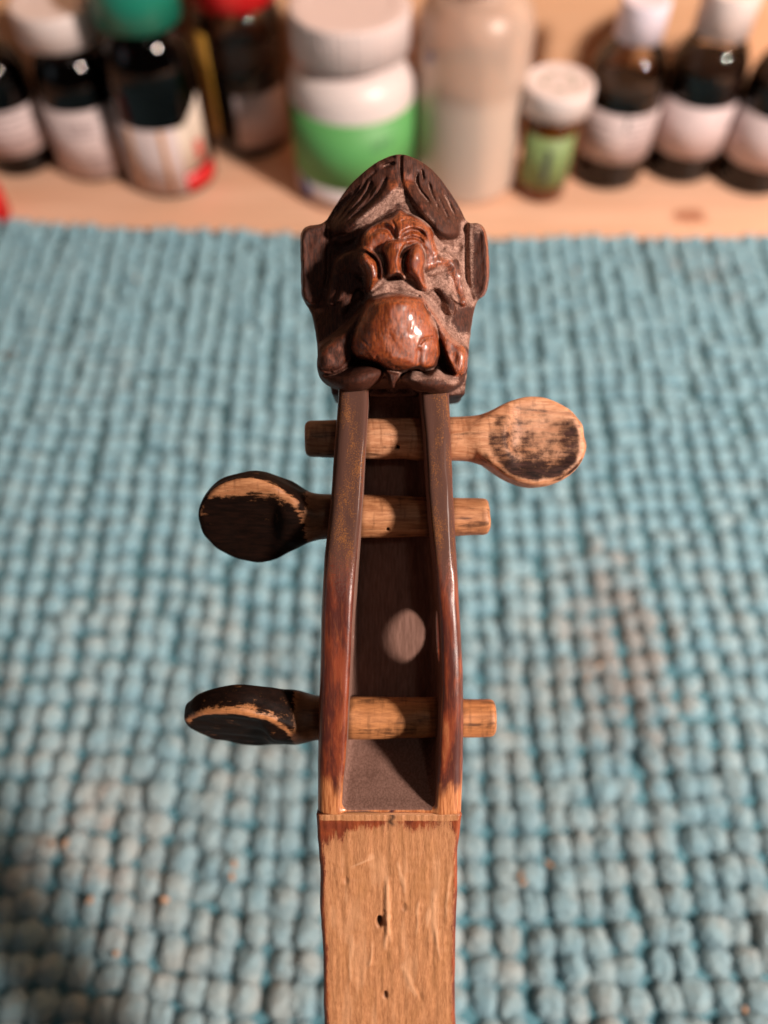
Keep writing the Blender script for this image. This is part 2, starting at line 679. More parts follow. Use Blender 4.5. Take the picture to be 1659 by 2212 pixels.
def mat_mat():
    m = NT("chenille")
    wv = m.coord('World', (1, 1, 1))
    big = m.noise(wv, 26, 3, .55)
    mid = m.noise(wv, 95, 4, .6)
    fuzz = m.noise(wv, 2600, 4, .75)
    sep = m.n('ShaderNodeSeparateXYZ')
    m.l(wv, sep.inputs[0])
    near = m.ramp(sep.outputs['Y'], .27, .06, .0, .42)           # the near half is more soiled
    soil = m.math('ADD', near, m.math('ADD', m.ramp(big, .35, .7, -.10, .14), m.ramp(mid, .35, .72, -.08, .15)))
    soil = m.ramp(soil, .05, 1.0, 0, .88)
    teal = m.mix(m.ramp(mid, .3, .7), (.172, .390, .492), (.262, .500, .592))
    teal = m.mix(m.ramp(fuzz, .4, .65, 0, .35), teal, (.42, .54, .56))
    dirt = m.mix(m.ramp(big, .3, .7), (.37, .39, .365), (.46, .445, .40))
    c = m.mix(soil, teal, dirt)
    brown = m.ramp(m.math('MULTIPLY', m.ramp(m.noise(wv, 9.0, 2, .5), .56, .70), m.ramp(m.noise(wv, 140, 3, .6), .48, .66)), 0, 1, 0, .42)
    c = m.mix(brown, c, (.34, .22, .16))
    ps = on_plane(1340, 1400, .008)
    vm_ = m.n('ShaderNodeVectorMath', operation='SUBTRACT')
    m.l(wv, vm_.inputs[0])
    vm_.inputs[1].default_value = tuple(ps)
    mp_ = m.n('ShaderNodeMapping')
    m.l(vm_.outputs[0], mp_.inputs[0])
    mp_.inputs['Scale'].default_value = (46, 20, 0)
    ln_ = m.n('ShaderNodeVectorMath', operation='LENGTH')
    m.l(mp_.outputs[0], ln_.inputs[0])
    sd = m.math('ADD', ln_.outputs['Value'], m.ramp(mid, .3, .7, .35, -.35))
    c = m.mix(m.ramp(sd, 1.25, .3, 0, .62), c, (.31, .235, .19))
    nb = m.bump(fuzz, .8, .0007)
    return m.out(c, .95, nb, Sheen_Weight=.25, Sheen_Roughness=.5, Specular_IOR_Level=.15)


def mat_pine(name, rot=0.0, tint=1.0):
    m = NT(name)
    v = m.coord('Object', (1, 1, 1), (0, 0, rot))
    g = m.noise(m.coord('Object', (6, 130, 130), (0, 0, rot)), 1.0, 4, .6, .8)
    b = m.noise(m.coord('Object', (2.5, 22, 22), (0, 0, rot)), 1.0, 3, .5, .5)
    c = m.mix(m.ramp(g, .35, .68), (.74, .44, .29), (.84, .54, .38))
    c = m.mix(m.ramp(b, .45, .7, 0, .45), c, (.68, .38, .23))
    return m, v, c, g


def mat_plain(name, col, rough=.45, noise=.06, bump=.0, scale=400, **kw):
    m = NT(name)
    v = m.coord('Object', (1, 1, 1))
    f = m.noise(v, scale, 3, .6)
    c = m.mix(m.ramp(f, .3, .7), tuple(x * (1 - noise) for x in col), tuple(min(1, x * (1 + noise)) for x in col))
    nb = m.bump(f, bump, .0003) if bump else None
    return m.out(c, rough, nb, **kw)


def mat_glass(name, col, rough=.02, ior=1.5, frost=0.0, frost_col=(.8, .7, .6), liquid_top=0.0):
    """thin coloured glass: light goes straight through its walls and glances off them"""
    m = NT(name)
    f = m.noise(m.coord('Object', (1, 1, 1)), 60, 2, .5)
    nb = m.bump(f, .03, .001)
    m.out(frost_col, rough, nb, IOR=ior)
    tr = m.n('ShaderNodeBsdfTransparent')
    tr.inputs[0].default_value = (*col, 1)
    gl = m.n('ShaderNodeBsdfGlossy')
    gl.inputs['Color'].default_value = (1, 1, 1, 1)
    gl.inputs['Roughness'].default_value = rough
    m.l(nb, gl.inputs['Normal'])
    fr = m.n('ShaderNodeFresnel')
    fr.inputs['IOR'].default_value = ior
    mx = m.n('ShaderNodeMixShader')
    m.l(fr.outputs[0], mx.inputs[0])
    m.l(tr.outputs[0], mx.inputs[1])
    m.l(gl.outputs[0], mx.inputs[2])
    res = mx
    if frost:
        m2 = m.n('ShaderNodeMixShader')
        if liquid_top:
            sp_ = m.n('ShaderNodeSeparateXYZ')
            m.l(m.n('ShaderNodeTexCoord').outputs['Object'], sp_.inputs[0])
            m.l(m.ramp(sp_.outputs['Z'], liquid_top - .006, liquid_top + .006, .50, frost), m2.inputs[0])
        else:
            m2.inputs[0].default_value = frost
        m.l(mx.outputs[0], m2.inputs[1])
        m.l(m.b.outputs[0], m2.inputs[2])
        res = m2
    m.l(res.outputs[0], m.t.nodes['Material Output'].inputs['Surface'])
    return m.m


def mat_label(name, paper, print_col, line_z, amount=.5, words=900):
    """paper with rows of small print"""
    m = NT(name)
    tc = m.n('ShaderNodeTexCoord').outputs['Object']
    sep = m.n('ShaderNodeSeparateXYZ')
    m.l(tc, sep.inputs[0])
    rows = m.math('FRACT', m.math('MULTIPLY', sep.outputs['Z'], 1 / line_z))
    row = m.math('MULTIPLY', m.ramp(rows, .25, .35), m.ramp(rows, .65, .55))
    nz = m.noise(m.coord('Object', (words, words, 1 / line_z)), 1.0, 2, .6)
    blk = m.noise(m.coord('Object', (70, 70, 95)), 1.0, 2, .5)
    k = m.math('MULTIPLY', m.math('MULTIPLY', row, m.ramp(nz, .45, .55)), m.ramp(blk, .45, .6, 0, amount))
    pf = m.noise(m.coord('Object', (1, 1, 1)), 160, 3, .6)
    pc = m.mix(m.ramp(pf, .3, .7), tuple(x * .93 for x in paper), paper)
    return m.out(m.mix(k, pc, print_col), .6)


# ------------------------------------------------------------------ the setting: table, back board
def box_mesh(name, lo, hi, bev=0.0):
    bm = bmesh.new()
    bmesh.ops.create_cube(bm, size=1)
    for v in bm.verts:
        v.co = [lo[i] + (v.co[i] + .5) * (hi[i] - lo[i]) for i in range(3)]
    if bev:
        bmesh.ops.bevel(bm, geom=bm.edges[:], offset=bev, segments=2, affect='EDGES', profile=.5)
    me = bpy.data.meshes.new(name)
    bm.to_mesh(me)
    bm.free()
    return me


KN = on_plane(1490, 466)
mt, v_, c_, g_ = mat_pine("pine_table")
tcw = mt.coord('World', (1, 1, 1))
vm = mt.n('ShaderNodeVectorMath', operation='SUBTRACT')
mt.l(tcw, vm.inputs[0])
vm.inputs[1].default_value = tuple(KN)
mp = mt.n('ShaderNodeMapping')
mt.l(vm.outputs[0], mp.inputs[0])
mp.inputs['Scale'].default_value = (95, 150, 100)
ln = mt.n('ShaderNodeVectorMath', operation='LENGTH')
mt.l(mp.outputs[0], ln.inputs[0])
kd = mt.math('ADD', ln.outputs['Value'], mt.ramp(mt.noise(tcw, 160, 3, .6), .3, .7, -.25, .25))
c_ = mt.mix(mt.ramp(kd, 1.25, .55, 0, .8), c_, (.33, .11, .05))
table_mat = mt.out(c_, .5, mt.bump(g_, .12, .0003))
table = link("table", box_mesh("table", (-.75, -.45, -.024), (.75, .5075, 0), .0015), table_mat)
tag(table, "pale pine board tabletop with a brown knot", kind='structure')
mw, v_, c_, g_ = mat_pine("pine_board")
wall = link("wall", box_mesh("wall", (-.75, .508, -.024), (.75, .528, .62), .0015), mw.out(mw.mix(.6, c_, (.62, .37, .19)), .5, mw.bump(g_, .12, .0003)))
tag(wall, "pine board standing behind the row of bottles", kind='structure')

# ------------------------------------------------------------------ bath mat
MAT_M = mat_mat()
PITCH_B = 0.0091
bath = empty("bath_mat", (0, .19, 0))
tag(bath, "blue green chenille bobble mat, soiled, lying on the pine table", "bath mat")
bm = bmesh.new()
bmesh.ops.create_icosphere(bm, subdivisions=4, radius=1)
ICO = np.array([v.co[:] for v in bm.verts])
ICOF = np.array([[v.index for v in f.verts] for f in bm.faces])
bm.free()
bm = bmesh.new()
bmesh.ops.create_icosphere(bm, subdivisions=2, radius=1)
ICO2 = np.array([v.co[:] for v in bm.verts])
ICOF2 = np.array([[v.index for v in f.verts] for f in bm.faces])
bm.free()


def bead_shape(ico, k):
    p = ico * np.array((.0047, .0050, .0043))
    n_ = ico + .0
    d = fbm(ico * 1.3 + 11.7 * k, 2) * .22 + fbm(ico * 3.6 + 3.1 * k, 2) * .26 + fbm(ico * 8.5 + 5.3 * k, 2) * .15
    return p * (1 + d)[:, None]


def add_fuzz(bp, nrm, faces, nf, l0, l1):
    """short loose fibres standing out of a tuft"""
    ci = rng.integers(0, len(bp), nf)
    n_ = nrm[ci] + rng.normal(0, .55, (nf, 3))
    n_ /= np.linalg.norm(n_, axis=1)[:, None]
    s_ = np.cross(n_, rng.normal(0, 1, (nf, 3)))
    s_ /= np.linalg.norm(s_, axis=1)[:, None]
    L_ = rng.uniform(l0, l1, (nf, 1))
    b_ = bp[ci] * .96
    fv = np.stack((b_ - s_ * .00008, b_ + s_ * .00008, b_ + n_ * L_ + s_ * rng.normal(0, .0003, (nf, 1))), 1).reshape(-1, 3)
    ff = np.arange(len(fv)).reshape(-1, 3) + len(bp)
    return np.concatenate((bp, fv)), np.concatenate((faces, ff))


NVAR = 8
bead_near = []
for k in range(NVAR):
    bp, bf = add_fuzz(bead_shape(ICO, k), ICO, ICOF, 2200, .0005, .0014)
    me = mesh("tuft", bp, bf)
    me.materials.append(MAT_M)
    bead_near.append(me)
bead_far, FAR_F = [], None
for k in range(NVAR):
    p_, FAR_F = add_fuzz(bead_shape(ICO2, k), ICO2, ICOF2, 260, .0006, .0015)
    bead_far.append(p_)
EDGE_L = on_plane(0, 478, .006)
EDGE_M = on_plane(850, 512, .006)
EDGE_R = on_plane(1659, 512, .006)


def edge_y(x):
    t = np.array((EDGE_L[0], EDGE_M[0], EDGE_R[0]))
    y = np.array((EDGE_L[1], EDGE_M[1], EDGE_R[1]))
    return float(np.interp(x, t, y, left=None, right=None))


beads = []
NC, NR = 64, 52
for i in range(NC):
    wob = random.uniform(0, 6.28)
    run = 0.0
    for j in range(NR):
        x0 = (i - (NC - 1) / 2) * PITCH_B
        s = j * PITCH_B
        x = x0 + .0010 * math.sin(s * 35 + wob) + .0011 * math.sin(x0 * 19 + s * 13) + random.gauss(0, .0006) + .05 * x0 * (-s + .19)
        y = edge_y(x0) - .0045 - s + .0012 * math.sin(x0 * 60 + 1) + .0010 * math.sin(x0 * 31 + s * 9 + 2) + random.gauss(0, .0005)
        beads.append((x, y, .0050 + random.gauss(0, .0005), random.gauss(1, .09), random.gauss(1, .08), random.uniform(-.25, .25), random.randrange(NVAR)))
vis = [b for b in beads if in_frame(b[:3], 30)]


def hidden(b):
    q = np.array(b[:3]) - CAM
    d = q @ C_D
    x = 829.5 + FPX * (q @ C_R) / d
    y = 1106 - FPX * (q @ C_U) / d
    return y > 860 and 715 < x < 975


vis = [b for b in vis if not hidden(b)]
vis.sort(key=lambda b: np.linalg.norm(np.array(b[:3]) - CAM))
near = set(id(b) for b in vis[:300])
for b in vis[:300]:
    o = link("tuft", bead_near[b[6]], None, bath)
    o.location = (b[0], b[1] - .19, b[2])
    o.scale = (b[3], b[4], (b[3] + b[4]) / 2)
    o.rotation_euler = (random.uniform(-.2, .2), random.uniform(-.2, .2), b[5] + (math.pi if random.random() < .5 else 0))
VV, FF, off = [], [], 0
for b in beads:
    if id(b) in near:
        continue
    p = bead_far[b[6]] * np.array((b[3], b[4], (b[3] + b[4]) / 2))
    ca, sa = math.cos(b[5]), math.sin(b[5])
    if random.random() < .5:
        ca, sa = -ca, -sa
    p = np.stack((p[:, 0] * ca - p[:, 1] * sa, p[:, 0] * sa + p[:, 1] * ca, p[:, 2]), 1) + np.array((b[0], b[1] - .19, b[2]))
    VV.append(p)
    FF.append(FAR_F + off)
    off += len(p)
o = link("tufts", mesh("tufts", np.concatenate(VV), np.concatenate(FF)), MAT_M, bath)
tag(o, kind='stuff')
# woven backing under the tufts
bx = np.linspace(-(NC / 2) * PITCH_B, (NC / 2) * PITCH_B, 60)
vs, fs = [], []
for x in bx:
    ye = edge_y(x) - .001 - .19
    vs += [(x, ye, .0005), (x, ye, .0054), (x, ye - NR * PITCH_B, .0054), (x, ye - NR * PITCH_B, .0005)]
for i in range(len(bx) - 1):
    for k in range(4):
        a, b = i * 4 + k, i * 4 + (k + 1) % 4
        fs.append((a, b, b + 4, a + 4))
link("backing", mesh("backing", vs, fs, False), mat_plain("mat_backing", (.07, .19, .235), .95, .2, .5, 900), bath)

# crumbs of wood lying on the tufts
cv, cf = [], []
spots = [(940, 1290), (1283, 1300), (1130, 1905), (1322, 1868), (1245, 590), (1440, 710), (15, 765), (20, 900), (130, 1820), (150, 1840), (505, 1880), (440, 1870), (190, 1940),
         (690, 1905), (250, 2050), (1140, 2170), (1610, 2170), (1220, 1560), (1260, 1480), (1385, 1530), (1290, 1440), (1540, 1245), (345, 1960), (560, 1965), (1700, 1900), (350, 1750), (300, 600), (460, 940), (1180, 1850)]
for (px, py) in spots[::2]:
    P = on_plane(px, py, .0098)
    n_ = random.randint(1, 2)
    for _ in range(n_):
        c = P + np.array((random.gauss(0, .0016), random.gauss(0, .0016), 0))
        L, W, T = random.uniform(.0006, .0016), random.uniform(.0004, .0009), .0004
        a = random.uniform(0, 3.14)
        R = Matrix.Rotation(a, 3, 'Z') @ Matrix.Rotation(random.uniform(-.5, .5), 3, 'X')
        o_ = len(cv)
        for sx, sy in ((-1, -.6), (-.2, -1), (1, -.5), (.8, .7), (-.3, 1), (-1, .5)):
            for sz in (-1, 1):
                cv.append(tuple(np.array(R @ Vector((sx * L, sy * W, sz * T + .0006 * sx * sx))) + c))
        for k in range(6):
            a_, b_ = o_ + 2 * k, o_ + 2 * ((k + 1) % 6)
            cf.append((a_, b_, b_ + 1, a_ + 1))
        cf.append(tuple(o_ + 2 * k + 1 for k in range(6)))
        cf.append(tuple(o_ + 2 * k for k in range(5, -1, -1)))
o = link("sawdust", mesh("sawdust", cv, cf, False), mat_plain("wood_crumb", (.46, .29, .18), .8, .3, 0, 300))
tag(o, "small orange wood crumbs caught between the tufts of the mat", kind='stuff')

# ------------------------------------------------------------------ fiddle
U = 0.0806            # mm per frame unit at the focus plane
Z0 = 145.0


def fx(px, z=0.0):
    return (px - 829.5) * U * (1 - z / Z0)


def fy(py, z=0.0):
    return (1106 - py) * U * (1 - z / Z0)


fiddle = empty("fiddle")
FRAME = Matrix((
    (C_R[0], C_U[0], -C_D[0], 0), (C_R[1], C_U[1], -C_D[1], 0), (C_R[2], C_U[2], -C_D[2], 0), (0, 0, 0, 1)))
org = CAM + C_D * Z0 * MM
FRAME.translation = Vector(org)
fiddle.matrix_world = FRAME
tag(fiddle, "old varnished fiddle neck with carved grimacing lion head, pegbox and three worn pegs", "fiddle")

# ---- pegbox
YN = fy(1760)          # where the neck begins
PB = Field((-16.5, YN - 1.0, -21), (18.5, fy(640), 3.5), .28)
ys = np.array([fy(v) for v in (1790, 1760, 1650, 1560, 1450, 1330, 1200, 1080, 950, 850, 600)])
outL = np.array([fx(v) for v in (684, 683, 683, 686, 690, 694, 701, 713, 722, 728, 738)])
outR = np.array([fx(v) for v in (995, 998, 1003, 1003, 1000, 994, 988, 982, 976, 972, 966)])
yi = np.array([fy(v) for v in (1765, 1745, 1690, 1640, 1480, 1330, 1240, 1120, 1000, 950, 855, 800)])
inL = np.array([fx(v) for v in (737, 738, 742, 748, 756, 763, 769, 778, 786, 790, 795, 797)])
inR = np.array([fx(v) for v in (941, 941, 944, 948, 954, 950, 942, 929, 920, 917, 910, 908)])
yt = np.array([fy(v) for v in (1790, 1760, 1650, 1500, 1300, 1100, 950, 850, 600)])
top = np.array([-.3, 0, .1, .8, 1.2, .9, .3, -.5, -2.5])
bot = np.array([-17, -18, -19, -19, -18.5, -17.5, -16.5, -15.5, -15])
yf = np.array([fy(v) for v in (1765, 1750, 1735, 1690, 1640, 1600, 1560, 1450, 1200, 950, 860, 835, 820, 800)])
flo = np.array([-.1, -.7, -2.6, -7.2, -11.2, -13.4, -14.3, -14.8, -14.2, -12.6, -11.5, -10, -4, 1.0])


def sm_max(a, b, k):
    return -Field.smin(-a, -b, k)


def pb_outer(X, Y, Z):
    L = np.interp(Y.ravel(), ys, outL)[None, :, None]
    R = np.interp(Y.ravel(), ys, outR)[None, :, None]
    T = np.interp(Y.ravel(), yt, top)[None, :, None]
    B = np.interp(Y.ravel(), yt, bot)[None, :, None]
    dx = np.maximum(L - X, X - R)
    dz = sm_max(Z - T, B - Z, 1)
    return np.maximum(sm_max(dx, dz, 2.2), (YN + .02) - Y)


def pb_inner(X, Y, Z):
    L = np.interp(Y.ravel(), yi, inL)[None, :, None]
    R = np.interp(Y.ravel(), yi, inR)[None, :, None]
    Fz = np.interp(Y.ravel(), yf, flo)[None, :, None]
    dx = np.maximum(L + .045 * (Z * -1) * .0 - X, X - R)
    d = sm_max(dx, (Fz - Z) * .8, 1.4)
    return sm_max(d, Y - fy(822), .6)


PB.add((-20, YN - 5, -25), (20, fy(560), 6), pb_outer, 0)
PB.add((-20, YN - 5, -25), (20, fy(560), 6), pb_inner, 1.1, cut=True)
PEG_Z = {1: -8.7, 2: -9.2, 3: -9.5}
PEG_Y = {1: fy(948, -8.7), 2: fy(1116, -9.2), 3: fy(1550, -9.5)}
HOLE_Y, HOLE_Z = -23.0, -8.5


def xcyl(yc, zc, r):
    return lambda X, Y, Z: np.sqrt((Y - yc) ** 2 + (Z - zc) ** 2) - r + X * 0


for k in (1, 2, 3):
    PB.add((-20, PEG_Y[k] - 5, PEG_Z[k] - 5), (20, PEG_Y[k] + 5, PEG_Z[k] + 5), xcyl(PEG_Y[k], PEG_Z[k], 3.2), .2, cut=True)
# the hole of the lost fourth peg: wide through the right wall, narrow through the left
PB.add((4, HOLE_Y - 5, HOLE_Z - 5), (20, HOLE_Y + 5, HOLE_Z + 5), lambda X, Y, Z: np.maximum((np.sqrt(((Y - HOLE_Y) / 1.2) ** 2 + (Z - HOLE_Z) ** 2) - 4.35) + X * 0, 3 - X), .25, cut=True)
PB.add((-20, HOLE_Y - 4, HOLE_Z - 4), (-4, HOLE_Y + 4, HOLE_Z + 4), lambda X, Y, Z: np.maximum(xcyl(HOLE_Y, HOLE_Z, 3.1)(X, Y, Z), X + 3), .25, cut=True)
g = np.stack(np.meshgrid(*PB.ax, indexing='ij'), -1)
PB.D += vnoise(g * np.array((.25, .07, .25))) * .40 + vnoise(g * np.array((.9, .25, .9)) + 5) * .08
del g
V, F, G = PB.nets()
inside = pb_inner(V[:, 0][:, None, None], V[:, 1][None, :1, None] * 0, V[:, 2][:, None, None]) if False else None
Lv, Rv, Fv = np.interp(V[:, 1], yi, inL), np.interp(V[:, 1], yi, inR), np.interp(V[:, 1], yf, flo)
Tv = np.interp(V[:, 1], yt, top)
in_x = np.minimum(V[:, 0] - Lv, Rv - V[:, 0])
dust = np.clip((in_x + .45) / .5, 0, 1) * np.clip((Tv - .5 - V[:, 2]) / .5, 0, 1) * (V[:, 1] < fy(815))
dust = np.maximum(dust, np.clip((in_x - .3) / .5, 0, 1) * (V[:, 1] < fy(815)) * (V[:, 1] > fy(1752)))
bare = np.clip((fy(1625) - V[:, 1]) / 9.0, 0, 1) ** 1.2
bare = np.maximum(bare, .25 * np.clip((fy(1450) - V[:, 1]) / 10, 0, 1))
grime = np.clip((V[:, 1] - fy(1330)) / 14, 0, 1) * np.clip(G[:, 2] * 1.6, 0, 1)
mark = np.exp(-((V[:, 0] - fx(846 + 3 * np.sin(V[:, 1] * 3))) / .45) ** 2) * ((V[:, 1] < fy(1753)) & (V[:, 1] > fy(1779)))
M_PB = mat_pegbox()
pb = link("pegbox", field_mesh("pegbox", V, F, G, None, dict(dust=dust, bare=bare, grime=grime, mark=np.clip(mark * 1.2, 0, 1))), M_PB, fiddle)

# ---- neck: flat bare face where the fingerboard was, rounded back
NECK_L = 205.0
ts = np.concatenate((np.arange(0, 46, .2), np.arange(46, NECK_L + .1, 3.0)))
nt, nb_ = 110, 26
slope = math.tan(math.radians(11))
rowsV, at_glue, at_stain, at_hole = [], [], [], []
pyk = np.array([1760, 1775, 1800, 1900, 2000, 2100, 2212])
tk = (pyk - 1760) * U * 1.02
lk = np.array([683, 685, 686, 690, 692, 697, 699])
rk = np.array([998, 995, 993, 988, 985, 984, 985])
streaks = [(838, 1915, 834, 2075, .62, .34), (835, 1990, 842, 2060, .4, .2), (803, 2060, 800, 2120, .4, .2), (905, 1960, 898, 2040, .4, .18), (935, 1940, 940, 2050, .35, .2),
           (945, 2030, 948, 2100, .3, .18), (925, 1985, 920, 2020, .4, .15), (860, 1870, 872, 1930, .5, .14), (975, 1880, 962, 2000, .3, .10), (760, 2050, 756, 2150, .3, .1),
           (870, 2120, 900, 2190, .5, .10), (800, 1860, 760, 1880, .7, .08), (720, 1880, 735, 2010, .3, -.12), (725, 2090, 728, 2190, .35, -.12), (900, 2170, 915, 2205, .3, -.16)]
gl_all, st_all, ho_all = [], [], []
edge_n = 0
for t in ts:
    z = -t * slope + .02 - .07 * min(1, max(0, (t - 1.0) / .4))
    sc_ = 1 - z / Z0
    tt = min(t, tk[-1])
    xl = np.interp(tt, tk, lk)
    xr = np.interp(tt, tk, rk)
    xl, xr = fx(xl) * sc_, fx(xr) * sc_
    py = 1760 + (t / U) / 1.02
    u = np.linspace(0, 1, nt)
    # edges crept in by wear
    n1 = float(fbm(np.array([[t * .13, 3.3, 0]]), 3)[0]) * .5 * min(1, t / 4)
    n2 = float(fbm(np.array([[t * .13, 9.3, 0]]), 3)[0]) * .5 * min(1, t / 4)
    X = xl + n1 + (xr + n2 - xl - n1) * u
    H = np.zeros(nt)
    gl = np.zeros(nt)
    ho = np.zeros(nt)
    q = np.stack((X * 1.6, np.full(nt, t * .16), np.zeros(nt)), 1)
    H += fbm(q, 3) * .16
    fl = fbm(np.stack((X * .55, np.full(nt, t * .10), np.full(nt, 4.0)), 1), 3)
    gl += np.clip(fl * 1.6, 0, .55) * min(1, max(0, (t - 4) / 5))
    px = X / (U * sc_) + 829.5
    for (x0, y0, x1, y1, wd, hh) in streaks:
        if y0 - 14 < py < y1 + 14 or y1 - 14 < py < y0 + 14:
            f_ = np.clip((py - y0) / (y1 - y0 + 1e-6), 0, 1)
            xc = x0 + (x1 - x0) * f_ + 1.6 * math.sin(py * .05 + x0) + 2.0 * float(vnoise(np.array([py * .06, x0, 0.])))
            e = np.clip(min(py - y0, y1 - py) / 24 + .6, 0, 1)
            wv = wd / U * .62 * (1 + .9 * float(vnoise(np.array([py * .09, x0, 5.]))))
            k_ = 1 / (1 + np.exp((np.abs(px - xc) - wv) / 1.6)) * e
            H += hh * k_
            if hh > 0:
                gl += k_
    for (hx, hy, hr, hd) in ((820, 2010, 6, 1.3), (832, 2190, 4.5, .6), (873, 1975, 5, .25), (748, 1912, 4, .2)):
        rr = np.sqrt(((px - hx) / hr) ** 2 + ((py - hy) / (hr * 1.9)) ** 2)
        k_ = 1 / (1 + np.exp((rr - 1) * 7))
        H -= hd * k_
        ho += k_ * min(1, hd)
    eu = np.minimum(u, 1 - u) * (xr - xl)
    ho += np.exp(-((px - 846 - 3 * math.sin(py * .3)) / 5.5) ** 2) * (1 if py < 1780 else max(0, 1 - (py - 1780) / 8)) * .9
    H += (fbm(np.stack((X * .5, np.full(nt, t * .9), np.full(nt, 8.)), 1), 3) * .10) * min(1, t / 8)
    H -= .45 * np.exp(-(eu / .35) ** 2)
    # varnish left over: along both edges and in tongues below the pegbox
    ed = 1.15 * np.exp(-(eu / np.where(u < .5, 1.0 + .5 * n1, .8 + .5 * n2)) ** 2)
    tong = 0.0
    for (cx_, wd_, ln_) in ((710, 30, 84), (733, 16, 70), (810, 20, 52), (905, 34, 34), (696, 16, 60), (985, 9, 60), (760, 40, 26)):
        tong = tong + np.exp(-((px - cx_) / wd_) ** 2) * np.clip(1.15 - (py - 1772) / ln_, 0, 1.0) * (py > 1774)
    tong = tong * (1 + 1.1 * fbm(np.stack((X * .8, np.full(nt, t * .35), np.full(nt, 2.)), 1), 3)) + .45 * np.clip(1 - (py - 1774) / 30, 0, 1) * (py > 1774)
    st = np.maximum(ed, tong * .9)
    zt = z + H
    pts = [(X[i], YN - t, zt[i]) for i in range(nt)]
    ha = (xr - xl) / 2
    cx = (xr + xl) / 2
    dep = np.interp(t, (0, 20, 60, NECK_L), (17, 15.5, 15, 19))
    for i in range(nb_):
        a = math.pi * (i + .5) / nb_
        ca_, sa_ = math.cos(a), math.sin(a)
        pts.append((cx + (ha + (n1 * 0)) * (abs(ca_) ** .75) * (1 if ca_ > 0 else -1), YN - t, z - .5 - dep * sa_ ** .8))
    rowsV.append(pts)
    gl_all += list(np.clip(gl, 0, 1)) + [0] * nb_
    st_all += list(st) + [1.0] * nb_
    ho_all += list(np.clip(ho, 0, 1)) + [0] * nb_
nr = nt + nb_
Vn = np.array(rowsV).reshape(-1, 3)
ii, jj = np.meshgrid(np.arange(len(ts) - 1), np.arange(nr), indexing='ij')
ii, jj = ii.ravel(), jj.ravel()
j2 = (jj + 1) % nr
Fn = np.stack((ii * nr + jj, (ii + 1) * nr + jj, (ii + 1) * nr + j2, ii * nr + j2), 1)
me = mesh("neck", Vn * MM, [tuple(f) for f in Fn] + [tuple(range(nr - 1, -1, -1))[::-1], tuple((len(ts) - 1) * nr + k for k in range(nr))[::-1]])
attr(me, 'glue', gl_all)
attr(me, 'stain', st_all)
attr(me, 'hole', ho_all)
link("neck", me, mat_neck(), fiddle)


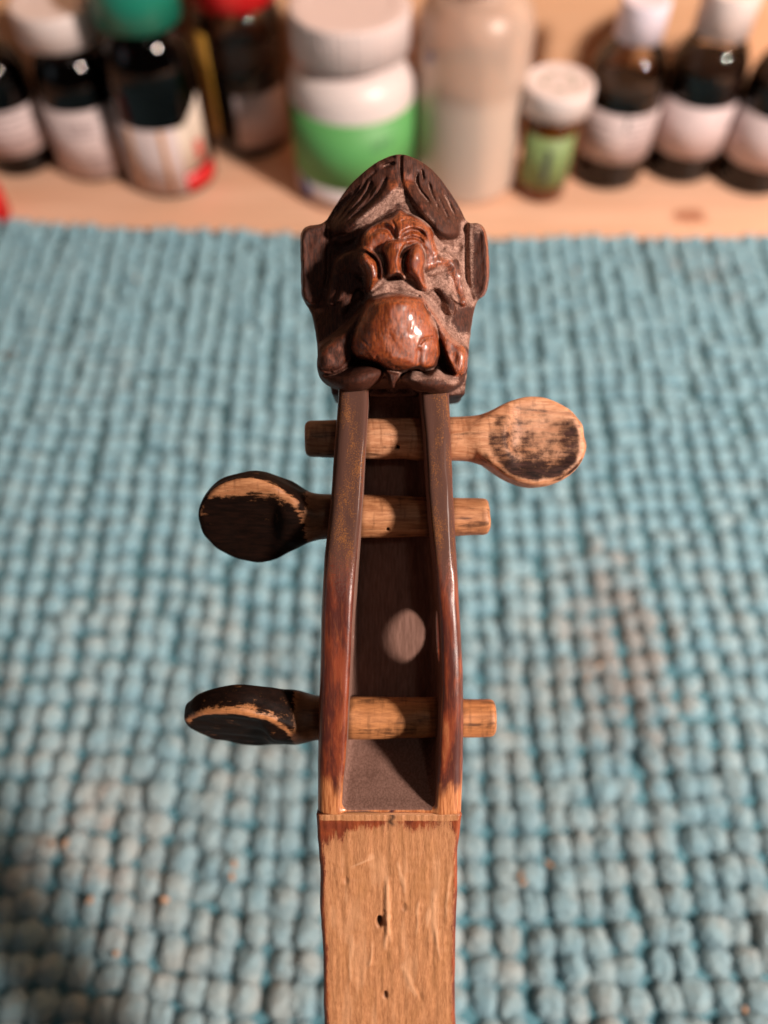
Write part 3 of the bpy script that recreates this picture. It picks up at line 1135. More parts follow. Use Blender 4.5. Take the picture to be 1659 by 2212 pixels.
# ---- pegs
def build_peg(k, tip, sh_in, hd, side, phi, rs, mat_, lab, black_fn):
    """tip: px of the thin end; hd: (px centre, half width px, py centre, half height mm); side: +1 head at right"""
    yc, zc = PEG_Y[k], PEG_Z[k]
    sc_ = 1 - zc / Z0
    xt = fx(tip, zc)
    xc = fx(hd[0], zc)
    a = hd[1] * U * sc_
    b = hd[3]
    yh = fy(hd[2], zc) - yc
    lo = (min(xt, xc - a) - 2, yc - 12, zc - 12)
    hi = (max(xt, xc + a) + 2, yc + 12, zc + 12)
    fl = Field(lo, hi, .27)
    cph, sph = math.cos(phi), math.sin(phi)
    r_tip, r_hd = rs
    xe = xc - side * a * .55

    def shaft(X, Y, Z):
        t = np.clip((X - xt) / (xe - xt), 0, 1)
        r = r_tip + (r_hd - r_tip) * t
        rad = np.sqrt((Y - yc) ** 2 + (Z - zc) ** 2) - r
        end = (xt - X) * side
        return sm_max(rad, np.maximum(end, (X - xe) * side), 1.3)

    def disc(X, Y, Z):
        y, z = Y - yc - yh, Z - zc
        yy, zz = y * cph + z * sph, -y * sph + z * cph
        x = X - xc
        # pear: drawn in towards the shaft
        f = 1 - .16 * np.clip(-x * side / a, 0, 1) ** 1.5
        q = np.sqrt((x / a) ** 2 + (yy / (b * f)) ** 2)
        dr = (q - 1) * min(a, b)
        th = 2.6 + .9 * np.clip(-x * side / a, -1, 1) - .25 * np.clip(1 - q, 0, 1)
        dz = np.abs(zz) - th
        return sm_max(dr, dz * .95, 1.2)

    fl.add(lo, hi, shaft, 0)
    fl.add(lo, hi, disc, 3.2)
    for hx, hy in {1: ((860, 965),), 2: ((838, 1143),), 3: ()}[k]:
        hz = zc + 3.4
        fl.cap((fx(hx, hz), fy(hy, hz), hz + 2), (fx(hx, hz), fy(hy, hz), hz - 3), .42, .38, .15, cut=True)
    g = np.stack(np.meshgrid(*fl.ax, indexing='ij'), -1)
    fl.D += vnoise(g * np.array((.3, .5, .5)) + k * 3) * .35
    V, F, G = fl.nets()
    cav = fl.cavity(V, .8)
    x = V[:, 0] - xc
    hm = np.clip((x * side + a * 1.02) / 1.6, 0, 1)
    y, z = V[:, 1] - yc - yh, V[:, 2] - zc
    face = np.clip((np.abs(-G[:, 1] * sph + G[:, 2] * cph) - .2) / .5, 0, 1)
    yy, zz = y * cph + z * sph, -y * sph + z * cph
    fq = 1 - .16 * np.clip(-x * side / a, 0, 1) ** 1.5
    q = np.sqrt((x / a) ** 2 + (yy / (b * fq)) ** 2)
    edge = np.exp(-((q - .93) / .065) ** 2) * np.clip((zz - .6) / 1.0, 0, 1) * hm
    black, dark = black_fn(V, G, x * side / a, yy / b, hm, cav, face, edge)
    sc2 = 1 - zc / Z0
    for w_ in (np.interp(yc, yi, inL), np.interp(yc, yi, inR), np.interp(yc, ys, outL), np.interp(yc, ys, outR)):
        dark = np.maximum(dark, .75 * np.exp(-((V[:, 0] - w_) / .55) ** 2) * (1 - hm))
    sel_h = (V[:, 0] * side)[F].mean(1) > (xc * side - a * 1.0)
    at_ = dict(black=black, dark=dark)
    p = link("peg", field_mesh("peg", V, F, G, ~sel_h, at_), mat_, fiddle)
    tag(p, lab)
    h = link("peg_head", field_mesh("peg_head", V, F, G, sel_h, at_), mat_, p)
    return p


def blk1(V, G, u, v, hm, cav, face, edge):
    b = hm * (.40 + .42 * np.clip(.30 - v * .9, 0, 1) + .40 * np.exp(-((u - .72) / .2) ** 2) * (v < .5) + .40 * np.exp(-((v + .72) / .2) ** 2) + .25 * np.clip(-u, 0, 1)) * np.clip(face * 1.4 - .1, 0, 1)
    b -= edge * .8 + .45 * np.clip(v * 1.6 - .55, 0, 1)
    b += (1 - hm) * (-.30)
    b += .55 * np.exp(-((v + .42) / .08) ** 2) * (1 - hm)
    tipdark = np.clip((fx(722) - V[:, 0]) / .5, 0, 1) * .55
    return b, tipdark


def blk2(V, G, u, v, hm, cav, face, edge):
    b = hm * (1.1 - 1.9 * np.clip(v * 1.5 - .66, 0, 1) * face) - edge * .5 * (v > .1)
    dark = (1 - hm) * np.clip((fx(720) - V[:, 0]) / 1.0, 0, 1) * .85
    return b, dark


def blk3(V, G, u, v, hm, cav, face, edge):
    b = hm * 1.15 - edge * 1.0 * np.clip(v * 3 + .1, 0, 1)
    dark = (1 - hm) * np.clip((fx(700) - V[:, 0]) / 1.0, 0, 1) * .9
    return b, dark


build_peg(1, 660, None, (1148, 115, 956, 8.3), 1, math.radians(-6), (3.25, 4.4), mat_peg("peg_wood_pale", .10, (.33, .14, .065), (.56, .30, .165), .95, .24, (.060, .026, .020)),
          "pale worn peg with its round head at the right", blk1)
build_peg(2, 1056, None, (551, 121, 1116, 8.5), -1, math.radians(24), (3.35, 4.4), mat_peg("peg_wood_dark", .34, soft=.45),
          "black stained peg with an orange worn crescent on its head", blk2)
build_peg(3, 1070, None, (525, 123, 1547, 9.4), -1, math.radians(56), (3.4, 4.2), mat_peg("peg_wood_black", .42, (.27, .11, .04), (.48, .21, .08), soft=.5),
          "black stained peg turned edge on, nearest the neck", blk3)


# ---- carved head: a relief on a solid block; (x, y) of the carver's sheet in 0.0241 mm units
def zx(x):
    return 605.1 + .29927 * x


def zy(y):
    return 302.3 + .29927 * y


def Q(x, y, z):
    return (fx(zx(x), z), fy(zy(y), z), z)


UZ = .29927 * U
AX = 845
GS = 5.0
gx = np.arange(60, 1640, GS)
gy = np.arange(40, 1900, GS)
SX, SY = np.meshgrid(gx, gy, indexing='ij')


def mir(p):
    return [(2 * AX - x, y) for x, y in p][::-1]


def smooth_poly(p, n=5):
    """closed curve through the points"""
    p = np.array(p, float)
    out = []
    m = len(p)
    for i in range(m):
        p0, p1, p2, p3 = p[i - 1], p[i], p[(i + 1) % m], p[(i + 2) % m]
        for k in range(n):
            f = k / n
            out.append(.5 * (2 * p1 + (p2 - p0) * f + (2 * p0 - 5 * p1 + 4 * p2 - p3) * f ** 2 + (3 * p1 - p0 - 3 * p2 + p3) * f ** 3))
    return np.array(out)


def poly_d(p, sm=True):
    """signed distance to a closed outline, positive inside"""
    p = smooth_poly(p) if sm else np.array(p, float)
    d = np.full(SX.shape, 1e9)
    ins = np.zeros(SX.shape, bool)
    for i in range(len(p)):
        a, b = p[i], p[(i + 1) % len(p)]
        ab = b - a
        t = np.clip(((SX - a[0]) * ab[0] + (SY - a[1]) * ab[1]) / max(ab @ ab, 1e-9), 0, 1)
        d = np.minimum(d, (SX - a[0] - t * ab[0]) ** 2 + (SY - a[1] - t * ab[1]) ** 2)
        c = (a[1] > SY) != (b[1] > SY)
        ins ^= c & (SX < ab[0] * (SY - a[1]) / (ab[1] if abs(ab[1]) > 1e-9 else 1e-9) + a[0])
    d = np.sqrt(d)
    return np.where(ins, d, -d)


def path_d(p, n=8):
    """distance to an open curve and position along it (0..1)"""
    p = np.array(p, float)
    pts = []
    m = len(p)
    for i in range(m - 1):
        p0, p1, p2, p3 = p[max(i - 1, 0)], p[i], p[i + 1], p[min(i + 2, m - 1)]
        for k in range(n):
            f = k / n
            pts.append(.5 * (2 * p1 + (p2 - p0) * f + (2 * p0 - 5 * p1 + 4 * p2 - p3) * f ** 2 + (3 * p1 - p0 - 3 * p2 + p3) * f ** 3))
    pts.append(p[-1])
    pts = np.array(pts)
    best = np.full(SX.shape, 1e9)
    pos = np.zeros(SX.shape)
    side = np.zeros(SX.shape)
    for i in range(len(pts) - 1):
        a, b = pts[i], pts[i + 1]
        ab = b - a
        t = np.clip(((SX - a[0]) * ab[0] + (SY - a[1]) * ab[1]) / max(ab @ ab, 1e-9), 0, 1)
        d = np.sqrt((SX - a[0] - t * ab[0]) ** 2 + (SY - a[1] - t * ab[1]) ** 2)
        m_ = d < best
        best = np.where(m_, d, best)
        pos = np.where(m_, (i + t) / (len(pts) - 1), pos)
        side = np.where(m_, np.sign(ab[0] * (SY - a[1]) - ab[1] * (SX - a[0])), side)
    return best, pos, side


def smax2(a, b, k):
    h = np.maximum(k - np.abs(a - b), 0) / k
    return np.maximum(a, b) + h * h * k * .25


def gblur(A, s):
    r = max(1, int(round(s * 2.5)))
    k = np.exp(-.5 * (np.arange(-r, r + 1) / s) ** 2)
    k /= k.sum()
    for ax in (0, 1):
        P = np.pad(A, [(r, r) if i == ax else (0, 0) for i in (0, 1)], mode='edge')
        A = sum(k[i] * np.take(P, np.arange(i, i + A.shape[ax]), axis=ax) for i in range(2 * r + 1))
    return A


def quarter(d, w):
    """rounded shoulder rising over w units"""
    t = np.clip(d / w, 0, 1)
    return np.sqrt(np.maximum(0, 1 - (1 - t) ** 2))


dxn = np.abs(SX - AX) / 520
H = 1.3 - (6.4 - 2.6 * np.clip((SY - 1000) / 350, 0, 1)) * dxn ** 1.8 - 1.2 * np.clip((SY - 1500) / 300, 0, 1) - .5 * np.clip((700 - SY) / 200, 0, 1)
H_base = H.copy()


def dome(poly, z_edge, z_top, w, k=.35, tilt=None, soft=0):
    global H
    d = poly_d(poly)
    if soft:
        f_ = np.clip(d / (soft * GS * 2.2), 0, 1)
        d = np.where(d > 0, d * (1 - f_) + np.maximum(gblur(d, soft), d * .5) * f_, d)
    L = z_edge + (z_top - z_edge) * quarter(d, w)
    if tilt is not None:
        L = L + tilt
    L = np.where(d > 0, L, z_edge - .12 * -d * .6 - .4 * (d < 0))
    H = smax2(H, np.where(d > -25, L, -50), k)
    return d


def groove(path, width, depth, taper=(1, 1), flat=.0, lean=0.0):
    """gouge cut; lean makes one wall steeper"""
    global H
    d, t, sd = path_d(path)
    env = np.clip(np.minimum(t / .22 * 1 + (1 - taper[0]), (1 - t) / .22 + (1 - taper[1])), 0, 1)
    dd = d * (1 + lean * sd)
    w_ = width * (.35 + .65 * env)
    q = np.clip(1 - dd / w_, 0, 1)
    H = H - depth * env * np.minimum(1, q * (1 + flat)) ** .8
    return d


def ridge(path, zs, ws, k=.5, hgt=1.6):
    global H
    d, t, sd = path_d(path)
    n = np.linspace(0, 1, len(zs))
    z = np.interp(t, n, zs)
    w_ = np.interp(t, n, ws)
    L = z - hgt * (1 - np.sqrt(np.maximum(0, 1 - np.minimum(d / w_, 1) ** 2)))
    H = smax2(H, np.where(d < w_ * 1.02, L, -50), k)
    return d


def hollow(poly, depth, w, zlim=None):
    global H
    d = poly_d(poly)
    t = np.clip((d + 8) / w, 0, 1)
    H = H - depth * (t * t * (3 - 2 * t))
    return d


EYE = [(1112, 700), (1150, 698), (1240, 728), (1300, 722), (1330, 765), (1318, 830), (1275, 850), (1215, 866), (1160, 838), (1128, 780)]
CHK1 = [(1045, 985), (1105, 940), (1165, 905), (1212, 922), (1240, 1000), (1262, 1090), (1282, 1168), (1232, 1150), (1180, 1085), (1120, 1062), (1062, 1085)]
CHK2 = [(1018, 1118), (1080, 1095), (1150, 1140), (1240, 1250), (1205, 1340), (1155, 1325), (1092, 1235), (1045, 1170)]
hollow(EYE, 1.5, 60)
hollow(mir(EYE), 1.5, 60)
dome(CHK1, -.6, .9, 90, 1.2, soft=6)
dome(mir(CHK1), -.6, .9, 90, 1.2, soft=6)
hollow(CHK2, 1.2, 70)
hollow(mir(CHK2), 1.2, 70)
# folds of the cheek
pth = [(1060, 1050), (1140, 1040), (1195, 1100), (1240, 1235)]
ridge(pth, [1.3, .9, .4, -.8], [36, 42, 40, 30], .6, .8)
ridge(mir(pth)[::-1], [1.3, .9, .4, -.8], [36, 42, 40, 30], .6, .8)
# plateau that carries brow, nose and cheek bones
PLAT = [(600, 760), (845, 700), (1090, 760), (1160, 825), (1222, 872), (1190, 912), (1110, 942), (1048, 968), (1046, 1010), (1060, 1070), (1000, 1075), (845, 1000), (690, 1075), (640, 1090), (600, 960), (560, 900), (520, 870), (560, 800)]
dome(PLAT, 1.9, 3.7, 60, .5, tilt=-1.1 * np.clip((np.abs(SX - AX) - 230) / 150, 0, 1))
pth = [(1060, 890), (1130, 880), (1200, 890), (1246, 935), (1276, 1040), (1318, 1165)]
ridge(pth, [2.9, 2.4, 1.7, .8, -.1, -1.6], [96, 92, 74, 62, 54, 36], 1.0, 1.0)
ridge(mir(pth)[::-1], [2.9, 2.4, 1.7, .8, -.1, -1.6], [96, 92, 74, 62, 54, 36], 1.0, 1.0)
# pimple in the eye hollow
dome([(1182, 800), (1195, 785), (1208, 800), (1195, 815)], -1.6, -1.0, 12, .2)

# hair
mx_, my_ = np.abs(SX - 852) / 530, np.abs(SY - 668) / 563
pl_ = (mx_ ** 1.5 + my_ ** 1.5) ** (1 / 1.5)
mane_z = -9 + 13.4 * np.sqrt(np.maximum(0, 1 - pl_ ** 2.1))
HAIR_L = [(874, 100), (760, 125), (640, 195), (500, 320), (380, 480), (300, 600), (310, 680), (355, 712), (420, 690), (490, 672), (545, 632), (600, 590), (660, 542), (735, 475), (800, 415), (846, 362), (866, 318), (870, 220)]
HAIR_R = [(872, 100), (870, 220), (872, 318), (905, 372), (950, 442), (1000, 512), (1050, 572), (1085, 605), (1112, 655), (1170, 702), (1240, 717), (1290, 694), (1312, 645), (1390, 600), (1300, 470), (1220, 340), (1120, 210), (1000, 120)]
hair_d = np.full(SX.shape, -1e9)
for hp in (HAIR_L, HAIR_R):
    d = poly_d(hp)
    L = mane_z - 1.5 * (1 - quarter(d, 42)) - .8 * (1 - quarter(d, 110))
    H = smax2(H, np.where(d > 0, L, -50), .25)
    hair_d = np.maximum(hair_d, d)
# dusty chamfer under the left lobe, a crack at the parting
ridge([(852, 372), (800, 432), (700, 510), (590, 602)], [1.6, 1.5, 1.0, -.4], [34, 44, 40, 26], .5, 1.3)
groove([(872, 110), (868, 200), (872, 260), (880, 330)], 16, .9, (0, 1))
# strands
for p_, w_, dp in (
        ([(838, 122), (770, 135), (700, 170)], 12, .7), ([(832, 168), (780, 180), (728, 200)], 17, 1.0),
        ([(770, 262), (735, 345), (668, 430), (590, 505), (480, 600)], 20, 1.35),
        ([(655, 292), (650, 340), (600, 420), (520, 510), (440, 600)], 17, 1.05), ([(630, 285), (580, 370), (500, 480), (420, 590)], 13, .95), ([(590, 310), (530, 390), (450, 490), (385, 590)], 12, .9),
        ([(560, 320), (490, 410), (400, 530), (360, 590)], 11, .85), ([(520, 345), (440, 450), (370, 550)], 10, .8), ([(690, 330), (640, 420), (560, 510), (470, 605)], 13, .8), ([(700, 215), (650, 262), (600, 300)], 9, .5), ([(480, 390), (400, 500), (350, 580)], 9, .7),
        ([(1000, 222), (982, 290), (1010, 370), (1060, 430), (1085, 470)], 17, 1.1), ([(1018, 205), (1028, 250), (1035, 300)], 11, .8), ([(1068, 290), (1085, 370), (1120, 450), (1150, 510)], 17, 1.1),
        ([(1130, 390), (1160, 460), (1200, 540), (1215, 570)], 13, .95), ([(1175, 375), (1215, 450), (1262, 545)], 14, .9), ([(1205, 440), (1245, 520), (1275, 590)], 11, .8), ([(1100, 250), (1170, 340), (1240, 440), (1300, 540)], 8, .5),
        ([(1040, 175), (1120, 250), (1200, 350)], 8, .5), ([(920, 112), (990, 140), (1060, 200)], 9, .55), ([(1150, 480), (1190, 560), (1230, 620)], 9, .5), ([(930, 330), (960, 400), (1010, 480)], 8, .3)):
    groove(p_, w_, dp)

# forehead and brows
FORE = [(858, 508), (915, 536), (1010, 572), (1082, 632), (1112, 715), (1145, 822), (1100, 862), (1040, 812), (980, 790), (900, 800), (845, 815), (790, 800), (715, 800), (640, 830), (585, 785), (598, 690), (650, 632), (730, 585), (805, 552)]
dF = dome(FORE, 2.0, 4.7, 115, .4, soft=7)
groove([(648, 690), (695, 650), (760, 643), (802, 672), (826, 742)], 27, 1.35, lean=.35)
groove([(858, 722), (895, 672), (960, 648), (1022, 668), (1064, 722)], 24, 1.1, lean=-.35)
groove([(868, 742), (930, 704), (1000, 712), (1044, 752)], 15, .8)
groove([(800, 572), (828, 620), (838, 690), (832, 770)], 10, .55, (1, 0))
groove([(866, 602), (900, 574), (955, 572)], 9, .5)
groove([(800, 566), (765, 580), (740, 610)], 8, .35)
# bridge and wings of the nose
BRID = [(770, 735), (845, 720), (915, 735), (885, 790), (862, 865), (872, 940), (905, 985), (842, 972), (772, 985), (768, 905), (752, 835), (728, 785)]
dB = dome(BRID, 4.0, 6.4, 20, .3, tilt=np.clip((SY - 760) / 220, 0, 1) * .8 - .9 * ((SX - 838) / 75) ** 2)
WNG_R = [(955, 762), (1000, 750), (1036, 800), (1048, 870), (1038, 950), (1054, 1020), (1074, 1072), (1030, 1096), (998, 1062), (950, 1000), (908, 962), (898, 890), (914, 822)]
WNG_L = [(612, 805), (655, 835), (700, 872), (724, 930), (730, 1000), (690, 1060), (646, 1102), (626, 1040), (612, 950), (575, 890), (580, 830)]
dWR = dome(WNG_R, 3.2, 7.4, 66, .2, soft=2, tilt=-np.clip((SY - 830) / 250, 0, 1.1) * 1.9)
dWL = dome(WNG_L, 3.0, 7.2, 64, .2, soft=2, tilt=-np.clip((SY - 850) / 250, 0, 1.1) * 1.8)
# a raised lip beside each crescent
ridge([(965, 768), (900, 815), (866, 890), (874, 960), (898, 1000)], [5.0, 5.5, 6.0, 6.2, 5.8], [10, 11, 11, 10, 8], .15, .6)
ridge([(605, 785), (660, 815), (712, 868), (732, 940), (728, 1000)], [5.0, 5.6, 6.2, 6.5, 6.0], [11, 12, 12, 11, 8], .15, .6)
# the dusty slope between nose and muzzle
NOSEB = [(640, 1128), (690, 1055), (750, 1000), (830, 978), (905, 990), (965, 1020), (1015, 1085), (1030, 1122), (940, 1125), (840, 1104), (730, 1130)]
dN = dome(NOSEB, 1.6, 3.6, 60, .4)
# muzzle
MUZ = [(632, 1160), (715, 1120), (840, 1100), (950, 1120), (1008, 1132), (1052, 1205), (1108, 1300), (1138, 1390), (1152, 1490), (1142, 1570), (1112, 1640), (1052, 1668), (1000, 1642), (940, 1658), (870, 1672), (800, 1665), (742, 1632), (690, 1604), (630, 1596), (560, 1572), (515, 1510), (520, 1430), (552, 1335), (592, 1240)]
dM = poly_d(MUZ)
inm = dM > 0
lo_x = np.where(inm.any(0), np.where(inm, SX, 1e9).min(0), 800)
hi_x = np.where(inm.any(0), np.where(inm, SX, -1e9).max(0), 900)
lo_x, hi_x = [np.convolve(np.pad(v_, 8, mode='edge'), np.hanning(17) / np.hanning(17).sum(), 'valid') for v_ in (lo_x, hi_x)]
xc_, hw_ = .5 * (lo_x + hi_x), .5 * (hi_x - lo_x) + 14
q_ = np.clip(np.abs(SX - xc_) / hw_, 0, 1)
zc_ = np.interp(gy, [1090, 1105, 1130, 1180, 1260, 1380, 1500, 1580, 1630, 1662, 1680], [1.5, 5.2, 7.9, 9.2, 9.15, 8.7, 8.0, 7.4, 6.6, 5.2, 2.6])[None, :]
zc_ = gblur(np.repeat(zc_, len(gx), 0), 2)
L = 1.6 + (zc_ - 1.6) * np.sqrt(np.maximum(0, 1 - q_ ** 2.15))
L = np.minimum(L, 2.6 + 7 * quarter(dM, 60))
H = smax2(H, np.where(dM > -8, L, -50), .3)
groove([(1002, 1490), (1030, 1445), (1090, 1425), (1132, 1432)], 13, .6)
groove([(1004, 1640), (996, 1570), (1006, 1490)], 26, .55, (0, 1))
groove([(655, 1600), (640, 1560), (612, 1530)], 11, .6, (0, 1))
groove([(690, 1604), (700, 1580), (690, 1555)], 10, .6, (0, 1))
groove([(832, 1668), (838, 1625)], 8, .6, (0, 1))
groove([(862, 1672), (864, 1630)], 7, .5, (0, 1))
groove([(560, 1390), (600, 1450), (640, 1490)], 10, .25)
# folds from nose to jaw
FLD_R = [(1012, 1120), (1052, 1168), (1122, 1270), (1192, 1380), (1262, 1455), (1322, 1500), (1348, 1570), (1338, 1650), (1296, 1698), (1240, 1698), (1198, 1645), (1168, 1540), (1146, 1440), (1118, 1330), (1064, 1222)]
FLD_L = [(600, 1205), (520, 1310), (440, 1390), (365, 1448), (300, 1500), (272, 1575), (285, 1650), (340, 1676), (420, 1664), (480, 1612), (512, 1540), (518, 1430), (556, 1330)]
fall = np.clip((SY - 1150) / 450, 0, 1)
dFR = dome(FLD_R, 3.3, 5.4, 46, .5, soft=3, tilt=-1.9 * fall)
dFL = dome(FLD_L, 2.6, 4.9, 55, .5, soft=3, tilt=-1.9 * fall)
# jaw
JAW_R = [(862, 1725), (900, 1692), (960, 1664), (1050, 1682), (1130, 1645), (1200, 1690), (1290, 1702), (1342, 1660), (1330, 1740), (1272, 1800), (1190, 1830), (1060, 1824), (960, 1796), (890, 1758)]
JAW_L = [(268, 1640), (320, 1690), (420, 1682), (520, 1640), (640, 1618), (722, 1640), (758, 1692), (702, 1756), (620, 1806), (500, 1818), (380, 1786), (296, 1725)]
dJR = dome(JAW_R, -.6, 6.6, 80, .3, soft=4, tilt=-2.6 * np.clip((SX - 1080) / 270, 0, 1) ** 1.5)
dJL = dome(JAW_L, -1.2, 5.8, 95, .3, soft=4, tilt=-2.6 * np.clip((600 - SX) / 330, 0, 1) ** 1.5)
TNG = [(748, 1650), (800, 1660), (862, 1680), (868, 1715), (848, 1750), (820, 1798), (790, 1772), (768, 1720)]
dT = dome(TNG, 1.0, 5.0, 40, .2)
groove([(812, 1690), (814, 1740), (818, 1790)], 9, .5)
groove([(845, 1700), (832, 1740), (822, 1780)], 8, .5)
# deep cuts
for p_ in ([(1148, 1440), (1176, 1492), (1218, 1600), (1262, 1690), (1205, 1684), (1164, 1644), (1144, 1604), (1158, 1540)],):
    d = poly_d(p_)
    H = np.where(d > -6, H - 4.2 * np.clip((d + 6) / 20, 0, 1), H)
for p_ in ([(870, 1712), (905, 1680), (965, 1656), (1050, 1672), (1120, 1652)], [(740, 1640), (690, 1618), (620, 1606), (540, 1596)]):
    groove(p_, 13, 1.6, (0, 0))
d = poly_d([(700, 1770), (760, 1700), (790, 1775), (822, 1802), (850, 1755), (890, 1762), (950, 1802), (960, 1850), (650, 1850)])
H = np.where(d > 0, np.minimum(H, -2.5), H)
# ears
EAR_R = [(1352, 598), (1436, 608), (1482, 662), (1502, 790), (1506, 980), (1480, 1105), (1424, 1158), (1386, 1150), (1356, 1000), (1345, 800)]
EIN_R = [(1200, 660), (1400, 640), (1448, 640), (1472, 690), (1482, 860), (1490, 1010), (1472, 1085), (1432, 1124), (1394, 1112), (1330, 1080), (1200, 1000), (1180, 860)]
EAR_L = [(330, 606), (205, 622), (158, 660), (146, 730), (150, 900), (152, 1060), (166, 1150), (230, 1190), (300, 1150), (335, 1000), (340, 800)]
EIN_L = [(490, 660), (240, 652), (188, 672), (170, 740), (172, 900), (174, 1050), (192, 1120), (240, 1140), (298, 1112), (360, 1080), (490, 1000), (510, 860)]
out_ear = []
for E_, I_ in ((EAR_R, EIN_R), (EAR_L, EIN_L)):
    d, di = poly_d(E_), poly_d(I_)
    t = np.clip(di / 34, 0, 1)
    L = -3.2 - .9 * (1 - quarter(d, 34)) - .35 * (t * t * (3 - 2 * t)) - 1.2 * np.clip((SY - 1000) / 150, 0, 1)
    edge_out = np.abs(SX - AX) > 470
    bl = np.clip((np.abs(SX - AX) - 470) / 60, 0, 1)
    bl = bl * bl * (3 - 2 * bl)
    H = np.where(d > 0, H * (1 - bl) + np.where(bl > 0, L, 0) * bl, H)
    out_ear.append(d)
OUTL = [(868, 106), (750, 138), (640, 205), (500, 335), (400, 478), (318, 596), (205, 622), (158, 660), (146, 730), (150, 900), (152, 1060), (166, 1150), (232, 1270), (262, 1430), (272, 1540), (268, 1640), (300, 1735), (380, 1790), (500, 1820), (620, 1808), (706, 1758), (770, 1735), (790, 1775), (820, 1800), (850, 1755), (880, 1752), (960, 1798), (1060, 1826),
        (1190, 1832), (1274, 1802), (1332, 1740), (1350, 1600), (1352, 1480), (1378, 1330), (1418, 1172), (1482, 1112), (1508, 990), (1502, 780), (1480, 656), (1436, 605), (1352, 594), (1290, 482), (1220, 372), (1120, 242), (1000, 148)]
dO = poly_d(OUTL)
H = gblur(H, .75)
H = H - 1.0 * (1 - quarter(dO, 26)) * (hair_d < 5)
nz_ = fbm(np.stack((SX * .02, SY * .012, SX * 0 + 2), -1), 3)
H = H + nz_ * .22
HG = np.hypot(*np.gradient(H, GS * UZ))
HG = np.clip(gblur(HG, 1.0), 0, 3.5)
KH = 1 / np.sqrt(1 + HG ** 2)


def sheet(A, X, Y, Z):
    """look a relief map up at points of the block"""
    s_ = U * (1 - Z / Z0)
    u_ = ((X / s_ + 829.5 - 605.1) / .29927 - gx[0]) / GS
    v_ = ((1106 - Y / s_ - 302.3) / .29927 - gy[0]) / GS
    u_ = np.clip(u_, 0, len(gx) - 1.001)
    v_ = np.clip(v_, 0, len(gy) - 1.001)
    i, j = u_.astype(np.int32), v_.astype(np.int32)
    f, g_ = u_ - i, v_ - j
    return (A[i, j] * (1 - f) + A[i + 1, j] * f) * (1 - g_) + (A[i, j + 1] * (1 - f) + A[i + 1, j + 1] * f) * g_


HD = Field((-18.5, fy(872), -23), (21.5, fy(325), 11.5), .21)
HD.ell(Q(AX, 780, -10), (12.2, 14.2, 8.2), 1)
HD.ell(Q(AX, 1420, -10), (11.0, 10.5, 6.5), 3)


def stock(X, Y, Z):
    yy = Y.ravel()
    hw = np.interp(yy, (fy(zy(1800)), fy(zy(1180))), (12.2, 13.6))[None, :, None]
    cx = fx(zx(AX + 14))
    return sm_max(sm_max(np.abs(X - cx) - hw, np.abs(Z + 14) - 7.0, 1.6), np.maximum(fy(zy(1800)) - Y, Y - fy(zy(900))), .8)


HD.add((-15, fy(zy(1800)), -22), (17, fy(zy(900)), -5), stock, .8)
X3, Y3, Z3 = np.meshgrid(*HD.ax, indexing='ij')
h3 = sheet(H, X3, Y3, Z3)
k3 = sheet(KH, X3, Y3, Z3)
o3 = -sheet(dO, X3, Y3, Z3) * UZ
back = np.where(np.abs(X3 - fx(zx(AX))) > 12.2, -9.5, -13.0)
rel = np.maximum(np.maximum((Z3 - h3) * k3, o3), back - Z3).astype(np.float32)
HD.D = Field.smin(HD.D, rel, .35)
P3 = np.stack((X3, Y3, Z3), -1)
HD.D += vnoise(P3 * 1.1 + 3) * .12
del X3, Y3, Z3, P3, h3, k3, o3, rel
Vh, Fh, Gh = HD.nets()


def msk(d, soft=14.0):
    return np.clip(d / soft + .5, 0, 1)


CONC = gblur(H, 2.2) - H          # > 0 in cuts
CONC2 = gblur(H, 6.0) - H
wear = np.zeros(SX.shape)
for p_, v_ in ((FORE, 1.0), (BRID, 1.05), (WNG_R, 1.0), (WNG_L, .95), (MUZ, 1.0), (FLD_R, .95), (FLD_L, .3)):
    wear = np.maximum(wear, v_ * msk(poly_d(p_) + (10 if p_ is FLD_R else 0), 16 if p_ is FLD_R else 40))
d_, t_, s__ = path_d([(1040, 890), (1110, 880), (1190, 885), (1240, 930), (1272, 1040), (1318, 1165)])
wear = np.maximum(wear, .72 * msk(60 - 26 * t_ - d_, 40))
wear = np.maximum(wear, .95 * np.clip(1 - np.abs(out_ear[0] - 6) / 16, 0, 1) * (SX > 1440))  # worn rim of the right ear; its orange also paints in the rim highlight
wear = np.maximum(wear, .45 * np.clip(1 - np.abs(out_ear[1] - 6) / 16, 0, 1) * (SX < 260))
hl_ = np.exp(-(((SX - 905) / 60) ** 2 + ((SY - 330) / 130) ** 2)) + .9 * np.exp(-(((SX - 815) / 46) ** 2 + ((SY - 320) / 90) ** 2)) + .6 * np.exp(-(((SX - 1040) / 50) ** 2 + ((SY - 520) / 90) ** 2))
wear = np.maximum(wear, .62 * hl_ * msk(hair_d))
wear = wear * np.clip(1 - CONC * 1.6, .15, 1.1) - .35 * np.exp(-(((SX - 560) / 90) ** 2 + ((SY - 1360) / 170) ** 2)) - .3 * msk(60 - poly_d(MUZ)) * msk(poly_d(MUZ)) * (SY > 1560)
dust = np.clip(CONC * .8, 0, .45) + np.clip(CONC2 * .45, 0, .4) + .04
for p_, v_ in ((EYE, 1.0), (mir(EYE), .15), (CHK1, .95), (mir(CHK1), .1), (CHK2, 1.0), (mir(CHK2), .1), (NOSEB, 1.15)):  # left hollows get little dust, so the shaded half is coloured darker
    dust = np.maximum(dust, v_ * msk(poly_d(p_) + 6, 26))
